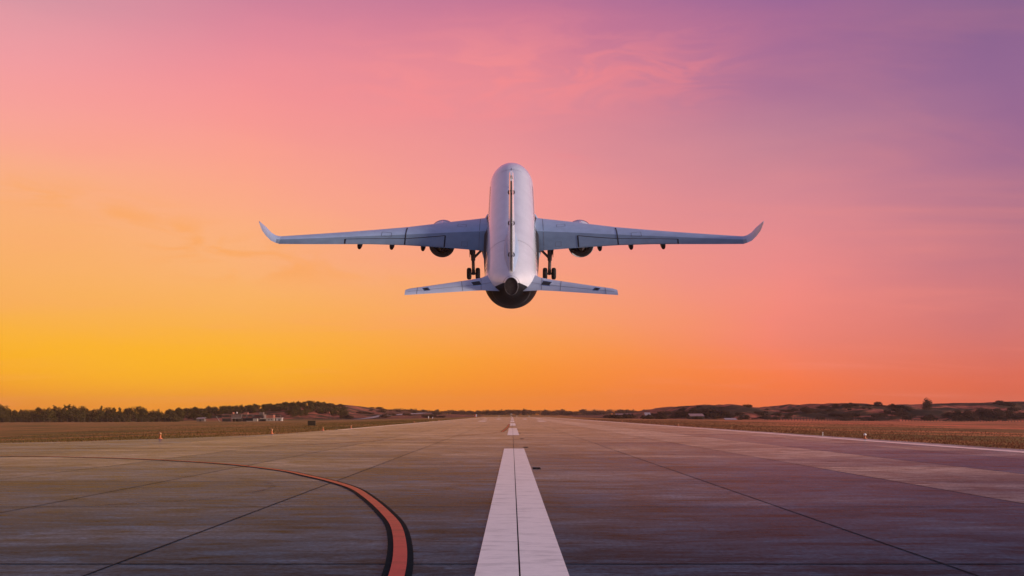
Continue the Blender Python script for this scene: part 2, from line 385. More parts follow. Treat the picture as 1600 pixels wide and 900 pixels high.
def paint_mat(name, col, wear=.25, under=(.09,.11,.12), rough=.22, st=(1,2.5,1)):
    m = bpy.data.materials.new(name); m.use_nodes = True; nt = m.node_tree; N = nt.nodes.new; L = nt.links.new
    b = nt.nodes['Principled BSDF']; tc = N('ShaderNodeTexCoord')
    def noi(sc, s, det=7, ro=.65):
        mp = N('ShaderNodeMapping'); mp.inputs['Scale'].default_value = s; L(tc.outputs['Object'], mp.inputs[0])
        n = N('ShaderNodeTexNoise'); n.inputs['Scale'].default_value = sc; n.inputs['Detail'].default_value = det; n.inputs['Roughness'].default_value = ro; L(mp.outputs[0], n.inputs[0]); return n.outputs[0]
    r = N('ShaderNodeMapRange'); L(noi(1.6, st), r.inputs[0]); r.inputs[1].default_value = .48; r.inputs[2].default_value = .8; r.inputs[3].default_value = 0; r.inputs[4].default_value = wear
    mx = N('ShaderNodeMix'); mx.data_type = 'RGBA'; L(r.outputs[0], mx.inputs[0]); mx.inputs[6].default_value = (*col,1); mx.inputs[7].default_value = (*under,1)
    r2 = N('ShaderNodeMapRange'); L(noi(9, (1,3,1), 4), r2.inputs[0]); r2.inputs[1].default_value = .3; r2.inputs[2].default_value = .7; r2.inputs[3].default_value = .93; r2.inputs[4].default_value = 1.05
    vm = N('ShaderNodeVectorMath'); vm.operation = 'SCALE'; L(mx.outputs[2], vm.inputs[0]); L(r2.outputs[0], vm.inputs['Scale'])
    L(vm.outputs[0], b.inputs['Base Color']); b.inputs['Roughness'].default_value = rough; b.inputs['IOR'].default_value = 1.018
    return m
M_WHITE = paint_mat('white_marking_paint', (.82,.80,.76), .45)
M_EDGE = paint_mat('edge_marking_paint', (.86,.80,.70), .4, rough=.18); M_EDGE.node_tree.nodes['Principled BSDF'].inputs['IOR'].default_value = 1.03
M_ORANGE = paint_mat('orange_marking_paint', (.50,.095,.085), .6, (.12,.06,.05))
M_FADED = paint_mat('faded_marking_paint', (.27,.11,.05), .8)
M_BLACK = paint_mat('black_marking_paint', (.010,.018,.024), .3, (.03,.04,.045))
M_BLACK.node_tree.nodes['Principled BSDF'].inputs['IOR'].default_value = 1.004
cm = MB(); k = 0
for (a, b) in [(5.0,46.7),(77.3,118),(144,186),(213,254),(281,322),(349,390),(417,458),(485,526),(553,594),(621,662)]:
    n = max(1, round((b-a)/6.6))
    cm.quad((-.38,a,.008),(.071,a,.008),(.071,b,.008),(-.38,b,.008)); cm.quad((.089,a,.008),(.585,a,.008),(.585,b,.008),(.089,b,.008))
struct(cm.build('centreline_marking', M_WHITE, fix=False))
em = MB()
em.quad((22.1,-29,.008),(22.98,-29,.008),(22.98,690,.008),(22.1,690,.008))
em.quad((-19.1,104,.008),(-18.2,104,.008),(-18.2,690,.008),(-19.1,690,.008))
struct(em.build('edge_marking', M_EDGE, fix=False))
M_SHOULD = pave_mat('pale_shoulder_concrete', (.30,.29,.28), (.38,.36,.34), .18, .27, False)
sm = MB(); sm.quad((23.0,-29,.004),(24.3,-29,.004),(24.1,690,.004),(23.0,690,.004)); struct(sm.build('runway_shoulder', M_SHOULD, fix=False))
am = MB()
for x in (-7.6, 7.6):
    am.quad((x-.9,235,.008),(x+.9,235,.008),(x+.9,262,.008),(x-.9,262,.008))
    for q in (-2.6, 2.6): am.quad((x+q-.7,345,.008),(x+q+.7,345,.008),(x+q+.7,385,.008),(x+q-.7,385,.008))
struct(am.build('touchdown_marking', M_WHITE, fix=False))
def catmull(pts, n=14):
    out = []
    P_ = [pts[0]]+list(pts)+[pts[-1]]
    for i in range(1, len(P_)-2):
        for j in range(n):
            t = j/n; p0,p1,p2,p3 = [Vector(q) for q in P_[i-1:i+3]]
            out.append(.5*((2*p1)+(p2-p0)*t+(2*p0-5*p1+4*p2-p3)*t*t+(3*p1-p0-3*p2+p3)*t**3))
    out.append(Vector(pts[-1])); return out
def ribbon(name, pts, w, z, m, w2=None):
    c = catmull(pts); vv = []; ff = []
    for i, p in enumerate(c):
        d = (c[min(i+1,len(c)-1)]-c[max(i-1,0)]).normalized(); nrm = Vector((-d.y, d.x))
        ww = w if w2 is None else w+(w2-w)*i/(len(c)-1)
        vv += [(p.x+nrm.x*ww/2, p.y+nrm.y*ww/2, z), (p.x-nrm.x*ww/2, p.y-nrm.y*ww/2, z)]
    ff = [(2*i+1, 2*i+3, 2*i+2, 2*i) for i in range(len(c)-1)]
    return struct(me(name, vv, ff, m))
ARC = [(-1.05,1),(-1.08,6),(-1.18,9.82),(-1.62,13.6),(-2.17,16.3),(-2.95,19.4),(-3.60,21.6),(-4.5,23.8),(-5.55,25.95),(-6.6,28.0),(-8.1,30.2),(-9.8,32.3),(-12.9,35.0),(-16.2,36.9),(-20.3,38.2),(-30,39.4),(-60,40),(-200,40)]
ribbon('taxi_line_border', ARC, .31, .010, M_BLACK)
ribbon('taxi_line_marking', ARC, .165, .014, M_ORANGE)
ARC2 = [(-200,46),(-60,46.2),(-30,46.6),(-20,47),(-16,47.7),(-12.8,50),(-10.8,54),(-8.25,62),(-4.25,74.5),(-1.9,85),(-.95,92)]
ribbon('faded_taxi_line_marking', ARC2, .22, .010, M_FADED)
ARC3 = [(-.95,92),(-.72,110),(-.55,135),(-.46,168)]
ribbon('lead_line_border', ARC3, .34, .012, M_BLACK)
ribbon('lead_line_marking', ARC3, .17, .016, M_ORANGE)
# tyre scuffs (thin translucent rubber marks)
def scuff_mat(name, col, amt):
    m = bpy.data.materials.new(name); m.use_nodes = True; nt = m.node_tree; b = nt.nodes['Principled BSDF']
    b.inputs['Base Color'].default_value = (*col,1); b.inputs['Roughness'].default_value = .6
    tc = nt.nodes.new('ShaderNodeTexCoord'); nz = nt.nodes.new('ShaderNodeTexNoise'); nz.inputs['Scale'].default_value = 1.2; nz.inputs['Detail'].default_value = 6
    nt.links.new(tc.outputs['Object'], nz.inputs[0]); r = nt.nodes.new('ShaderNodeMapRange'); r.inputs[1].default_value = .35; r.inputs[2].default_value = .7; r.inputs[4].default_value = amt
    nt.links.new(nz.outputs[0], r.inputs[0]); nt.links.new(r.outputs[0], b.inputs['Alpha']); return m
M_SC = scuff_mat('rubber_scuff', (.02,.02,.02), .55); M_SCP = scuff_mat('pale_scuff', (.3,.25,.22), .5)
ribbon('tyre_mark', [(-9.5,26),(-7,24.8),(-5.6,22.5),(-5.55,20.2),(-6.3,18.4),(-8.5,17)], .10, .006, M_SC)
# inset centreline lights
M_DARKM = mat('dark_cast_iron', (.012,.012,.013), .6, .3, 8); M_DARKM.node_tree.nodes['Principled BSDF'].inputs['IOR'].default_value = 1.02
M_SIGNB = mat('weathered_dark_sign', (.05,.038,.024), .8, .2, 4, spec=.1)
M_GLASSD = mat('dark_lamp_glass', (.03,.03,.035), .3, .1, 8)
proto = None
ys_ = [29.5,48.6,66.0,86,106,126,146]
NM = ['nearest','second nearest','third nearest','fourth nearest','fifth nearest','sixth nearest','farthest']
for i, y in enumerate(ys_):
    if proto is None:
        r0 = empty('inset_light', (.755,y,0)); b = MB()
        b.box(-.12,.12,-.45,.45,.003,.010); b.lathe([(.010,.10),(.014,.09),(.017,.06),(.018,.0)], 'z', (0,0,0), 16)
        b.build('housing', M_DARKM, r0); l_ = MB(); l_.box(-.04,.04,-.135,-.10,.011,.02); l_.build('lens', M_GLASSD, r0); proto = r0; r = r0
    else:
        r = proto.copy(); C.objects.link(r); r.location = (.72-i*.02, y, 0)
        for ch in list(proto.children): c = ch.copy(); C.objects.link(c); c.parent = r
    tag(r, 'dark inset light in the concrete right of the centreline, %s of the row' % NM[i], 'runway light', 'inset lights along the centreline')

# ------------------------------------------------------------------ passenger jet
JET = empty('passenger_jet', (-.067, 100.714, 15.414+0), (R(33.908), 0, 0))
tag(JET, 'white twin-engine passenger jet climbing away over the runway with its wheels down', 'airplane')
M_PAINT = mat('white_aircraft_paint', (.62,.65,.70), .24, .06, .7, coat=.9)
M_FIN = mat('bright_fin_paint', (.85,.85,.84), .22, .04, .7, coat=1.0)
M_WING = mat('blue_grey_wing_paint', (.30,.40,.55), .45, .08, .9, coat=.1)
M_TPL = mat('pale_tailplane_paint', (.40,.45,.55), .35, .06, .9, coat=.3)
M_FLAP = mat('darker_aft_wing', (.155,.215,.285), .42, .10, .9, coat=.1)  # darker tone for the aft upper skin and flaps
M_SEAM = mat('wing_root_shade', (.012,.013,.016), .8, .2, 3)
M_LINE = mat('panel_line', (.12,.12,.14), .7, .2, 3)
M_DARK = mat('dark_underside_shade', (.006,.007,.009), .45, .15, 1, spec=.2)  # near-black, with the shade under the body painted in
M_METAL = mat('polished_metal', (.72,.72,.74), .18, .08, 3, metal=1)
M_NOZ = mat('burnt_metal', (.022,.021,.022), .5, .3, 4, metal=.5)
M_TYRE = mat('tyre_rubber', (.012,.012,.013), .8, .3, 10)
M_STRUT = mat('gear_strut_metal', (.10,.10,.11), .45, .2, 6, metal=.5)
M_GLASS = mat('window_glass', (.01,.011,.014), .12, .2, 6)
RF = 2.82
def ell(s, rx, rz, zc, n=56): return [(rx*math.sin(2*math.pi*i/n), s, zc+rz*math.cos(2*math.pi*i/n)) for i in range(n)]
tail = [(-4.42,.66,.96,1.86),(-4.15,.80,1.09,1.74),(-3.7,1.10,1.36,1.44),(-3.2,1.50,1.68,1.10),(-2.7,1.87,1.95,.82),(-2.2,2.18,2.19,.58),(-1.6,2.47,2.44,.34),(-1,2.66,2.62,.18),(-.3,2.79,2.76,.05),(.6,RF,RF,0)]
rings = [ell(*t) for t in tail]+[ell(s,RF,RF,0) for s in (3,6,9,12,15,18,21,24,26.5,27.3)]
for u in (.12,.25,.38,.5,.62,.73,.82,.9,.96,.992):
    r = RF*(1-u**1.95)**.5; rings.append(ell(27.3+7*u, r, r, -.6*u*u))
fb = MB(); fb.loft(rings, cap0=False); fus = fb.build('fuselage', M_PAINT, JET); sharp(fus, 50)
def fus_r(s):
    if s > .6: return (RF,RF,0)
    for a, b in zip(tail, tail[1:]):
        if a[0] <= s <= b[0]:
            t = (s-a[0])/(b[0]-a[0]); return tuple(a[i]+(b[i]-a[i])*t for i in (1,2,3))
    return tail[0][1:]
def ringband(name, s, w, off, m, a0=0, a1=360, par=fus, tilt=0):
    b = MB(); n = 72; vv = []
    for i in range(n+1):
        a = R(a0+(a1-a0)*i/n)
        for ds in (-w/2, w/2):
            ss = s+ds+tilt*(1-math.cos(a)); rx, rz, zc = fus_r(ss); vv.append(((rx+off)*math.sin(a), ss, zc+(rz+off)*math.cos(a)))
    return me(name, vv, [(2*i,2*i+1,2*i+3,2*i+2) for i in range(n)], m, par, True)
ringband('panel_seam', 4.9, .07, .012, M_LINE, -110, 110)
ringband('panel_seam', -2.5, .06, .012, M_LINE, 80, 280)
ringband('panel_seam', -4.05, .06, .012, M_LINE)
ringband('exhaust_rim', -4.385, .07, .006, M_LINE)
# cockpit roof panel line
ringband('panel_seam', 26.6, .06, .012, M_LINE, -28, 28, tilt=-1.0)
cl = MB(); cl.box(-.03,.03,25.6,27.2,RF+.004,RF+.014); cl.build('panel_seam', M_LINE, fus)
# belly shade, painted in: a dark shell just proud of the aft lower body
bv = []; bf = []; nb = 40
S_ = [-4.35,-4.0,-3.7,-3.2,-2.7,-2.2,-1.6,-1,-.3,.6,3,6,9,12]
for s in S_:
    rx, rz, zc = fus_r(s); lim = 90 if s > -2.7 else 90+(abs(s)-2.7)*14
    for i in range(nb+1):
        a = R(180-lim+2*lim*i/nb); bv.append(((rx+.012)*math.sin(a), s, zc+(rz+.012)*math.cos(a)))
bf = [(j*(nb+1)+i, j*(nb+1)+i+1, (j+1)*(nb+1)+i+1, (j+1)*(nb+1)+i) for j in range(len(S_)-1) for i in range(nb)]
me('belly_shade', bv, bf, M_DARK, fus, True)
# exhaust
ex = MB(); ex.loft([ell(-4.421,.659,.959,1.86,40), ell(-4.43,.64,.94,1.86,40), ell(-4.36,.625,.925,1.86,40)], cap0=False)
sharp(ex.build('exhaust', mat('exhaust_lining', (.06,.052,.052), .7, .25, 3, spec=.2), JET))
# cabin windows
wm = None
for sd in (-1, 1):
    for i in range(26):
        s = 1.6+i*.95
        a = R(72); x = sd*(RF+.006)*math.sin(a); z = (RF+.006)*math.cos(a)
        if wm is None:
            b = MB(); n = 12; b.v = [(.0,.15*math.cos(2*math.pi*k/n),.23*math.sin(2*math.pi*k/n)) for k in range(n)]+[(.012,.13*math.cos(2*math.pi*k/n),.21*math.sin(2*math.pi*k/n)) for k in range(n)]
            b.f = [(k,(k+1)%n,n+(k+1)%n,n+k) for k in range(n)]+[tuple(n+k for k in range(n))]; b.mi = [0]*(n+1)
            wm = b.build('window', M_GLASS, fus); w = wm
        else:
            w = wm.copy(); C.objects.link(w); w.parent = fus
        w.location = (x, s, z); w.rotation_euler = (0, -R(18) if sd > 0 else R(180+18), 0)
# belly fairing and wing root fairings
rb = []
for t in range(15):
    u = -1+2*t/14; k = max(.03, (1-abs(u)**2.6))**.5
    rb.append([(3.15*k*math.sin(2*math.pi*i/36), 14.4+7.6*u, -1.75+(1.55 if math.cos(2*math.pi*i/36) < 0 else .6)*k*math.cos(2*math.pi*i/36)) for i in range(36)])
fb2 = MB(); fb2.loft(rb); sharp(fb2.build('belly_fairing', M_PAINT, JET), 60)

# wings ---------------------------------------------------------
WS = [ # x, LE s, TE s, z, thickness
 (1.6,21.2,10.9,-1.42,1.25),(3.1,20.15,11.0,-1.18,1.1),(5.0,19.25,10.98,-1.0,.92),(7.13,18.24,10.92,-.8,.78),(9.24,17.1,10.77,-.59,.66),(12.3,15.4,10.45,-.26,.52),(15.97,13.61,9.75,.16,.42),(18.72,12.27,8.99,.5,.36),(22.6,10.43,7.85,1.0,.28),(25.6,9.0,6.98,1.4,.22)]
WL = [(26.0,8.86,6.88,1.48,.20,25.62),(26.35,8.79,6.73,1.65,.18,25.88),(26.74,8.55,6.2,2.12,.15,26.2),(27.0,7.95,5.5,3.0,.12,26.48),(26.98,6.5,4.6,4.0,.09,26.56),(26.76,4.75,4.15,5.0,.05,26.62)]
def airfoil(n=12):
    # upper from TE to LE then lower back, (chord fraction from LE, height / thickness) with aft camber
    xs = [.5*(1+math.cos(math.pi*i/n)) for i in range(n+1)]
    th = lambda c: 5*(.2969*c**.5-.126*c-.3516*c*c+.2843*c**3-.1036*c**4)/1.0
    cam_ = lambda c: .10*math.sin(math.pi*min(1,c*.9))-.30*max(0,c-.62)**1.5
    up = [(c, cam_(c)+th(c)) for c in xs]; lo = [(c, cam_(c)-th(c)*.9) for c in reversed(xs[:-1])]
    return up+lo[:-1]
AF = airfoil()
HUMP = .055
def hump(c): return HUMP*(c/.56 if c < .56 else (1-c)/.44) if 0 <= c <= 1 else 0
def hump_s(c):
    return sum(hump(min(1,max(0,c+d))) for d in (-.05,-.025,0,.025,.05))/5-(.0 if .06 < c < .94 else .006)
def section(x, le, te, z, t, sd, nrm=(0,1), xt=None):
    xt = x if xt is None else xt
    # nrm: direction of 'up' in the x-z plane
    ch = le-te; return [(sd*(x+(xt-x)*c+nrm[0]*(h*t+(hump_s(c)*ch if i < 13 else hump_s(c)*ch*.3))), le-c*ch, z+nrm[1]*(h*t+(hump_s(c)*ch if i < 13 else hump_s(c)*ch*.3))) for i, (c, h) in enumerate(AF)]
def wing_at(x):
    for a, b in zip(WS, WS[1:]):
        if a[0] <= x <= b[0]:
            t = (x-a[0])/(b[0]-a[0]); return tuple(a[i]+(b[i]-a[i])*t for i in range(5))
def afz(c):
    up = [p for p in AF[:13]]
    for (c1,h1),(c0,h0) in zip(up, up[1:]):
        if c0 <= c <= c1: return h0+(h1-h0)*(c-c0)/(c1-c0+1e-9)
    return up[0][1]
def afh(c):
    up = [(p[0], hump_s(p[0])) for p in AF[:13]]
    for (c1,h1),(c0,h0) in zip(up, up[1:]):
        if c0 <= c <= c1: return h0+(h1-h0)*(c-c0)/(c1-c0+1e-9)
    return 0
def wsurf(x, c, sd, off=0):
    w = wing_at(x); return (sd*x, w[1]-c*(w[1]-w[2]), w[3]+afz(c)*w[4]+afh(c)*(w[1]-w[2])+off)
def cfrac(x, s):
    # chord fraction whose point on the upper skin is seen where the flat-plane station s would be
    w = wing_at(x); ch = w[1]-w[2]; lo, hi = 0.0, 1.0
    for _ in range(40):
        c = (lo+hi)/2
        if w[1]-c*ch+2.27*(afz(c)*w[4]+afh(c)*ch) > s: lo = c
        else: hi = c
    return c
def patch(name, corners, off, m, par, sd, nu=14, nv=5, thick=None):
    # corners (x, c): four corners of a patch lying on the upper skin
    A_,B_,C_,D_ = corners; vv = []
    for j in range(nv+1):
        for i in range(nu+1):
            u, v = i/nu, j/nv
            x = (A_[0]*(1-u)+B_[0]*u)*(1-v)+(D_[0]*(1-u)+C_[0]*u)*v; c = (A_[1]*(1-u)+B_[1]*u)*(1-v)+(D_[1]*(1-u)+C_[1]*u)*v
            vv.append(wsurf(x, c, sd, off))
    ff = [(j*(nu+1)+i, j*(nu+1)+i+1, (j+1)*(nu+1)+i+1, (j+1)*(nu+1)+i) for j in range(nv) for i in range(nu)]
    o = me(name, vv, ff, m, par, True)
    if thick:
        b = bmesh.new(); b.from_mesh(o.data); geo = bmesh.ops.extrude_face_region(b, geom=b.faces[:])
        for v in geo['geom']:
            if isinstance(v, bmesh.types.BMVert): v.co.z += thick
        bmesh.ops.recalc_face_normals(b, faces=b.faces); b.to_mesh(o.data); b.free(); sharp(o, 40)
    return o
def strip(name, pts, w, off, m, par, sd):
    # thin dark gap along a polyline of (x, c)
    vv = []; ff = []
    fine = []
    for (p, q) in zip(pts, pts[1:]):
        for i in range(12): fine.append((p[0]+(q[0]-p[0])*i/12, p[1]+(q[1]-p[1])*i/12))
    fine.append(pts[-1]); P3 = [Vector(wsurf(x, c, sd, off)) for x, c in fine]
    for i, p in enumerate(P3):
        d = (P3[min(i+1,len(P3)-1)]-P3[max(i-1,0)]).normalized(); n = Vector((-d.y, d.x, 0)).normalized()*w/2
        if i == 0 or i == len(P3)-1: pass
        vv += [tuple(p+n), tuple(p-n)]
    ff = [(2*i, 2*i+1, 2*i+3, 2*i+2) for i in range(len(P3)-1)]
    return me(name, vv, ff, m, par)
for sd in (-1, 1):
    HUMP = .055
    wb = MB(); wb.loft([section(*w, sd) for w in WS]); nA = len(AF)
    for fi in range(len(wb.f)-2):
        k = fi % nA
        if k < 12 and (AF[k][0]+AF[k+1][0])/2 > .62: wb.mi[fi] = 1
    wing = wb.build('wing', [M_WING, M_FLAP], JET); sharp(wing, 60)
    wl = MB(); nrm = [(0,1),(-.35,.94),(-.72,.7),(-.88,.47),(-.95,.3),(-.97,.2),(-.95,.3)]
    wl.loft([section(*w[:5], sd, n_, w[5] if len(w) > 5 else None) for w, n_ in zip([WS[-1]]+WL, nrm)], cap0=False)
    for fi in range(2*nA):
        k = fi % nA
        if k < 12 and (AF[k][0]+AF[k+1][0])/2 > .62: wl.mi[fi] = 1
    sharp(wl.build('winglet', [M_WING, M_FLAP], wing), 60)
    # flaps: outer and inner panels with dark gaps round them
    xi, xm, xo = 7.7, 12.2, 18.75
    ci, cm_, co = .545, .655, .62
    ci = cfrac(7.7, 14.15); cm1 = cfrac(12.2, 12.2); co = cfrac(18.7, 10.3)
    patch('flap', [(xi+.10,ci+.02),(xm-.09,cm1+.02),(xm-.09,.985),(xi+.10,.985)], .012, M_FLAP, wing, sd, thick=.03)
    patch('flap', [(xm+.09,cm1+.02),(xo-.10,co+.02),(xo-.10,.985),(xm+.09,.985)], .012, M_FLAP, wing, sd, thick=.03)
    strip('flap_gap', [(xi,ci),(xm,cm1),(xo,co)], .17, .02, M_SEAM, wing, sd)
    strip('flap_gap', [(xi-.02,ci),(xi+.02,.99)], .16, .024, M_SEAM, wing, sd)
    strip('flap_gap', [(xm,cfrac(12.2,15.3)),(xm,.99)], .13, .028, M_SEAM, wing, sd)
    strip('flap_gap', [(xo+.05,co),(xo+.0,.99)], .15, .024, M_SEAM, wing, sd)
    # access panels
    for (x0,x1,s0,s1) in ((5.35,6.35,17.85,17.15),(5.1,5.75,12.9,11.6),(13.8,14.9,13.4,12.2)):
        pc = [(x0,cfrac(x0,s0)),(x1,cfrac(x1,s0)),(x1,cfrac(x1,s1)),(x0,cfrac(x0,s1)),(x0,cfrac(x0,s0))]
        strip('access_panel', pc, .045, .016, M_LINE, wing, sd)
    strip('panel_seam', [(3.75,.02),(3.75,.98)], .05, .016, M_LINE, wing, sd)
    # fillet between wing and body
    rf_ = []
    for t in range(13):
        u = t/12; s = 21.6-11.8*u; k = math.sin(math.pi*min(1,max(0,.06+.90*u)))**.5
        rf_.append([(sd*(2.45+ (.25+.95*k)*max(0,math.cos(a))), s, -1.35+.1*u*-6+ (1.05*k if math.sin(a) > 0 else .8*k)*math.sin(a)*(1 if math.sin(a)>0 else 1)) for a in [2*math.pi*i/20 for i in range(20)]])
    rm = MB(); rm.loft(rf_); sharp(rm.build('wing_root_fairing', M_WING, wing), 60)
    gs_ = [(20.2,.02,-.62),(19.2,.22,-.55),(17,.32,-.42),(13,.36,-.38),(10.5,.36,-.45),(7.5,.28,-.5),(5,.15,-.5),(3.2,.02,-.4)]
    q = MB(); q.loft([[(sd*2.5,s_,zz+.45),(sd*(2.8+w_),s_,zz),(sd*(2.8+w_),s_,zz-.5),(sd*2.5,s_,zz-.5)] for s_, w_, zz in gs_]); q.build('root_shade', M_SEAM, wing)  # dark strip painting in the shade between body and wing root
    # flap track fairings
    for x, zz in ((17.23,.1),(13.69,-.3),(10.17,-.62)):
        w = wing_at(x); te = w[2]; fr = []
        for t in range(9):
            u = t/8; k = max(.05, math.sin(math.pi*(.02+.78*u**1.3)))**.7; fr.append([(sd*x+.30*k*math.cos(a), te+2.6-2.5*u, w[3]-.26-.20*u+.36*k*math.sin(a)) for a in [2*math.pi*i/14 for i in range(14)]])
        q = MB(); q.loft(fr); sharp(q.build('flap_track_fairing', M_DARK, wing), 60)
    # engine
    ex_, ez, e0, e1 = 8.35, -2.62, 15.55, 20.0
    n = MB(); prof = [(e1-.35,1.15),(e1-.12,1.24),(e1,1.37),(e1-.05,1.48),(e1-.35,1.59),(e1-1.1,1.66),(e1-2.2,1.67),(e1-3.3,1.64),(e0+.3,1.58),(e0,1.53),(e0-.02,1.49),(e0+.4,1.46),(e0+1.4,1.42)]
    n.lathe(prof, 'y', (sd*ex_,0,ez), 36); eng = n.build('engine', M_PAINT, JET); sharp(eng, 50)
    lp = MB(); lp.lathe([(e1-.36,1.165),(e1-.12,1.255),(e1+.012,1.37),(e1-.04,1.495),(e1-.34,1.605),(e1-.55,1.632)], 'y', (sd*ex_,0,ez), 36); sharp(lp.build('intake_lip', M_METAL, eng), 60)
    fn = MB(); fn.lathe([(e1-.8,1.2),(e1-.8,.3),(e1-.3,.02)], 'y', (sd*ex_,0,ez), 28); fn.build('fan', M_NOZ, eng)
    cr_ = MB(); cr_.lathe([(e0+1.6,1.0),(e0+.4,.86),(e0-.6,.66),(e0-.62,.62),(e0-.2,.6)], 'y', (sd*ex_,0,ez), 28); sharp(cr_.build('core_nozzle', M_NOZ, eng), 50)
    pl_ = MB(); pl_.lathe([(e0+.2,.58),(e0-.8,.34),(e0-1.4,.04)], 'y', (sd*ex_,0,ez), 20); sharp(pl_.build('exhaust_plug', M_NOZ, eng), 50)
    bd = MB(); bd.lathe([(e0+1.3,1.43),(e0+1.3,.6)], 'y', (sd*ex_,0,ez), 28); bd.build('bypass_duct', M_NOZ, eng)
    py = MB()
    py.loft([[(sd*ex_-.02,e1-.7,ez+1.60),(sd*ex_+.02,e1-.7,ez+1.60),(sd*ex_+.02,e1-.7,ez+1.66),(sd*ex_-.02,e1-.7,ez+1.66)],
             [(sd*ex_-.28,e1-2.2,ez+1.3),(sd*ex_+.28,e1-2.2,ez+1.3),(sd*ex_+.16,e1-2.2,ez+2.05),(sd*ex_-.16,e1-2.2,ez+2.05)],
             [(sd*ex_-.28,e0+.2,ez+1.0),(sd*ex_+.28,e0+.2,ez+1.0),(sd*ex_+.22,e0+.2,ez+2.0),(sd*ex_-.22,e0+.2,ez+2.0)],
             [(sd*ex_-.06,e0-2.2,ez+1.5),(sd*ex_+.06,e0-2.2,ez+1.5),(sd*ex_+.06,e0-2.2,ez+1.85),(sd*ex_-.06,e0-2.2,ez+1.85)]])
    py.build('pylon', M_PAINT, eng)
    # main landing gear
    gx, gs, gz = sd*4.53, 13.25, -5.2
    gb = MB(); gb.tube((gx-.03*sd,13.2,-1.5),(gx,gs,gz+1.75),.30,.26,14); gb.tube((gx,gs,gz+1.8),(gx,gs,gz),.19,.19,12)
    gb.tube((gx,gs,gz+.45),(gx,gs,gz-.1),.21,.2,12); gb.tube((gx-.62,gs,gz),(gx+.62,gs,gz),.13,.13,12)
    gear = sharp(gb.build('landing_gear', M_STRUT, JET))
    sb = MB(); sb.tube((gx,gs,gz+1.95),(gx-sd*1.45,gs+.1,-1.75),.15,.15,10); sb.build('side_brace', M_STRUT, gear)
    db = MB(); db.tube((gx+.02*sd,gs,gz+1.75),(gx+sd*.55,gs,-1.4),.085,.085,8); db.tube((gx,gs+.1,gz+1.9),(gx-.1*sd,gs+1.6,-1.6),.1,.1,8); db.build('drag_brace', M_STRUT, gear)
    tq = MB(); tq.tube((gx,gs-.2,gz+1.55),(gx,gs-.6,gz+.9),.07,.06,6); tq.tube((gx,gs-.6,gz+.9),(gx,gs-.15,gz+.25),.06,.07,6); tq.build('torque_link', M_STRUT, gear)
    dr = MB(); dr.box(gx+sd*.36-.03,gx+sd*.36+.03,gs-.5,gs+.5,gz+2.35,-1.45); dr.build('gear_door', M_DARK, gear)
    for off in (-.52, .52):
        t = MB(); t.lathe([(-.26,.38),(-.27,.52),(-.22,.64),(-.12,.70),(.12,.70),(.22,.64),(.27,.52),(.26,.38)], 'x', (gx+off,gs,gz), 28); wh = sharp(t.build('wheel', M_TYRE, gear), 50)
        rm2 = MB(); rm2.lathe([(-.22,.0),(-.20,.2),(-.25,.38),(.25,.38),(.20,.2),(.22,0)], 'x', (gx+off,gs,gz), 20); sharp(rm2.build('rim', M_STRUT, wh), 40)
    # tailplane
    HUMP = 0.0
    HS = [(.9,.9,-3.55,.92,.62),(2.2,.1,-3.62,1.02,.5),(3.0,-1.0,-3.78,1.12,.42),(4.2,-1.75,-4.15,1.24,.36),(7,-3.28,-5.15,1.53,.27),(10.1,-4.95,-6.26,1.86,.19),(10.5,-5.3,-6.4,1.90,.12)]
    hb = MB(); hb.loft([section(*w, sd) for w in HS]); hs = sharp(hb.build('tailplane', M_TPL, JET), 60)
    def hsurf(x, c, off):
        for a, b in zip(HS, HS[1:]):
            if a[0] <= x <= b[0]:
                t = (x-a[0])/(b[0]-a[0]); w = tuple(a[i]+(b[i]-a[i])*t for i in range(5)); return (sd*x, w[1]-c*(w[1]-w[2]), w[3]+afz(c)*w[4]+afh(c)*(w[1]-w[2])+off)
    def hstrip(name, pts, w, m):
        fine = []
        for p, q in zip(pts, pts[1:]): fine += [(p[0]+(q[0]-p[0])*i/8, p[1]+(q[1]-p[1])*i/8) for i in range(8)]
        fine.append(pts[-1]); P3 = [Vector(hsurf(x, c, .012)) for x, c in fine]; vv = []
        for i, p in enumerate(P3):
            d = (P3[min(i+1,len(P3)-1)]-P3[max(i-1,0)]).normalized(); n = Vector((-d.y, d.x, 0)).normalized()*w/2; vv += [tuple(p+n), tuple(p-n)]
        me(name, vv, [(2*i,2*i+1,2*i+3,2*i+2) for i in range(len(P3)-1)], m, hs)
    hstrip('panel_seam', [(3.15,.03),(3.05,.97)], .05, M_LINE); hstrip('panel_seam', [(5.1,.03),(4.9,.97)], .05, M_LINE); hstrip('panel_seam', [(9.35,.03),(9.35,.97)], .05, M_LINE)
    hstrip('elevator_gap', [(1.9,.66),(5.0,.64),(10.2,.60)], .045, M_LINE)
    for (x0,x1,c0,c1) in ((3.15,3.95,.40,.68),(8.25,8.7,.38,.68)):
        vv = [hsurf(x0+.12,c0,.02),hsurf(x1+.12,c0,.02),hsurf(x1-.12,c1,.02),hsurf(x0-.12,c1,.02)]
        fr = [hsurf(x0+.04,c0-.05,.015),hsurf(x1+.2,c0-.05,.015),hsurf(x1-.04,c1+.05,.015),hsurf(x0-.2,c1+.05,.015)]
        me('vent_frame', fr, [(0,1,2,3)], M_METAL, hs); me('vent', vv, [(0,1,2,3)], M_NOZ, hs)

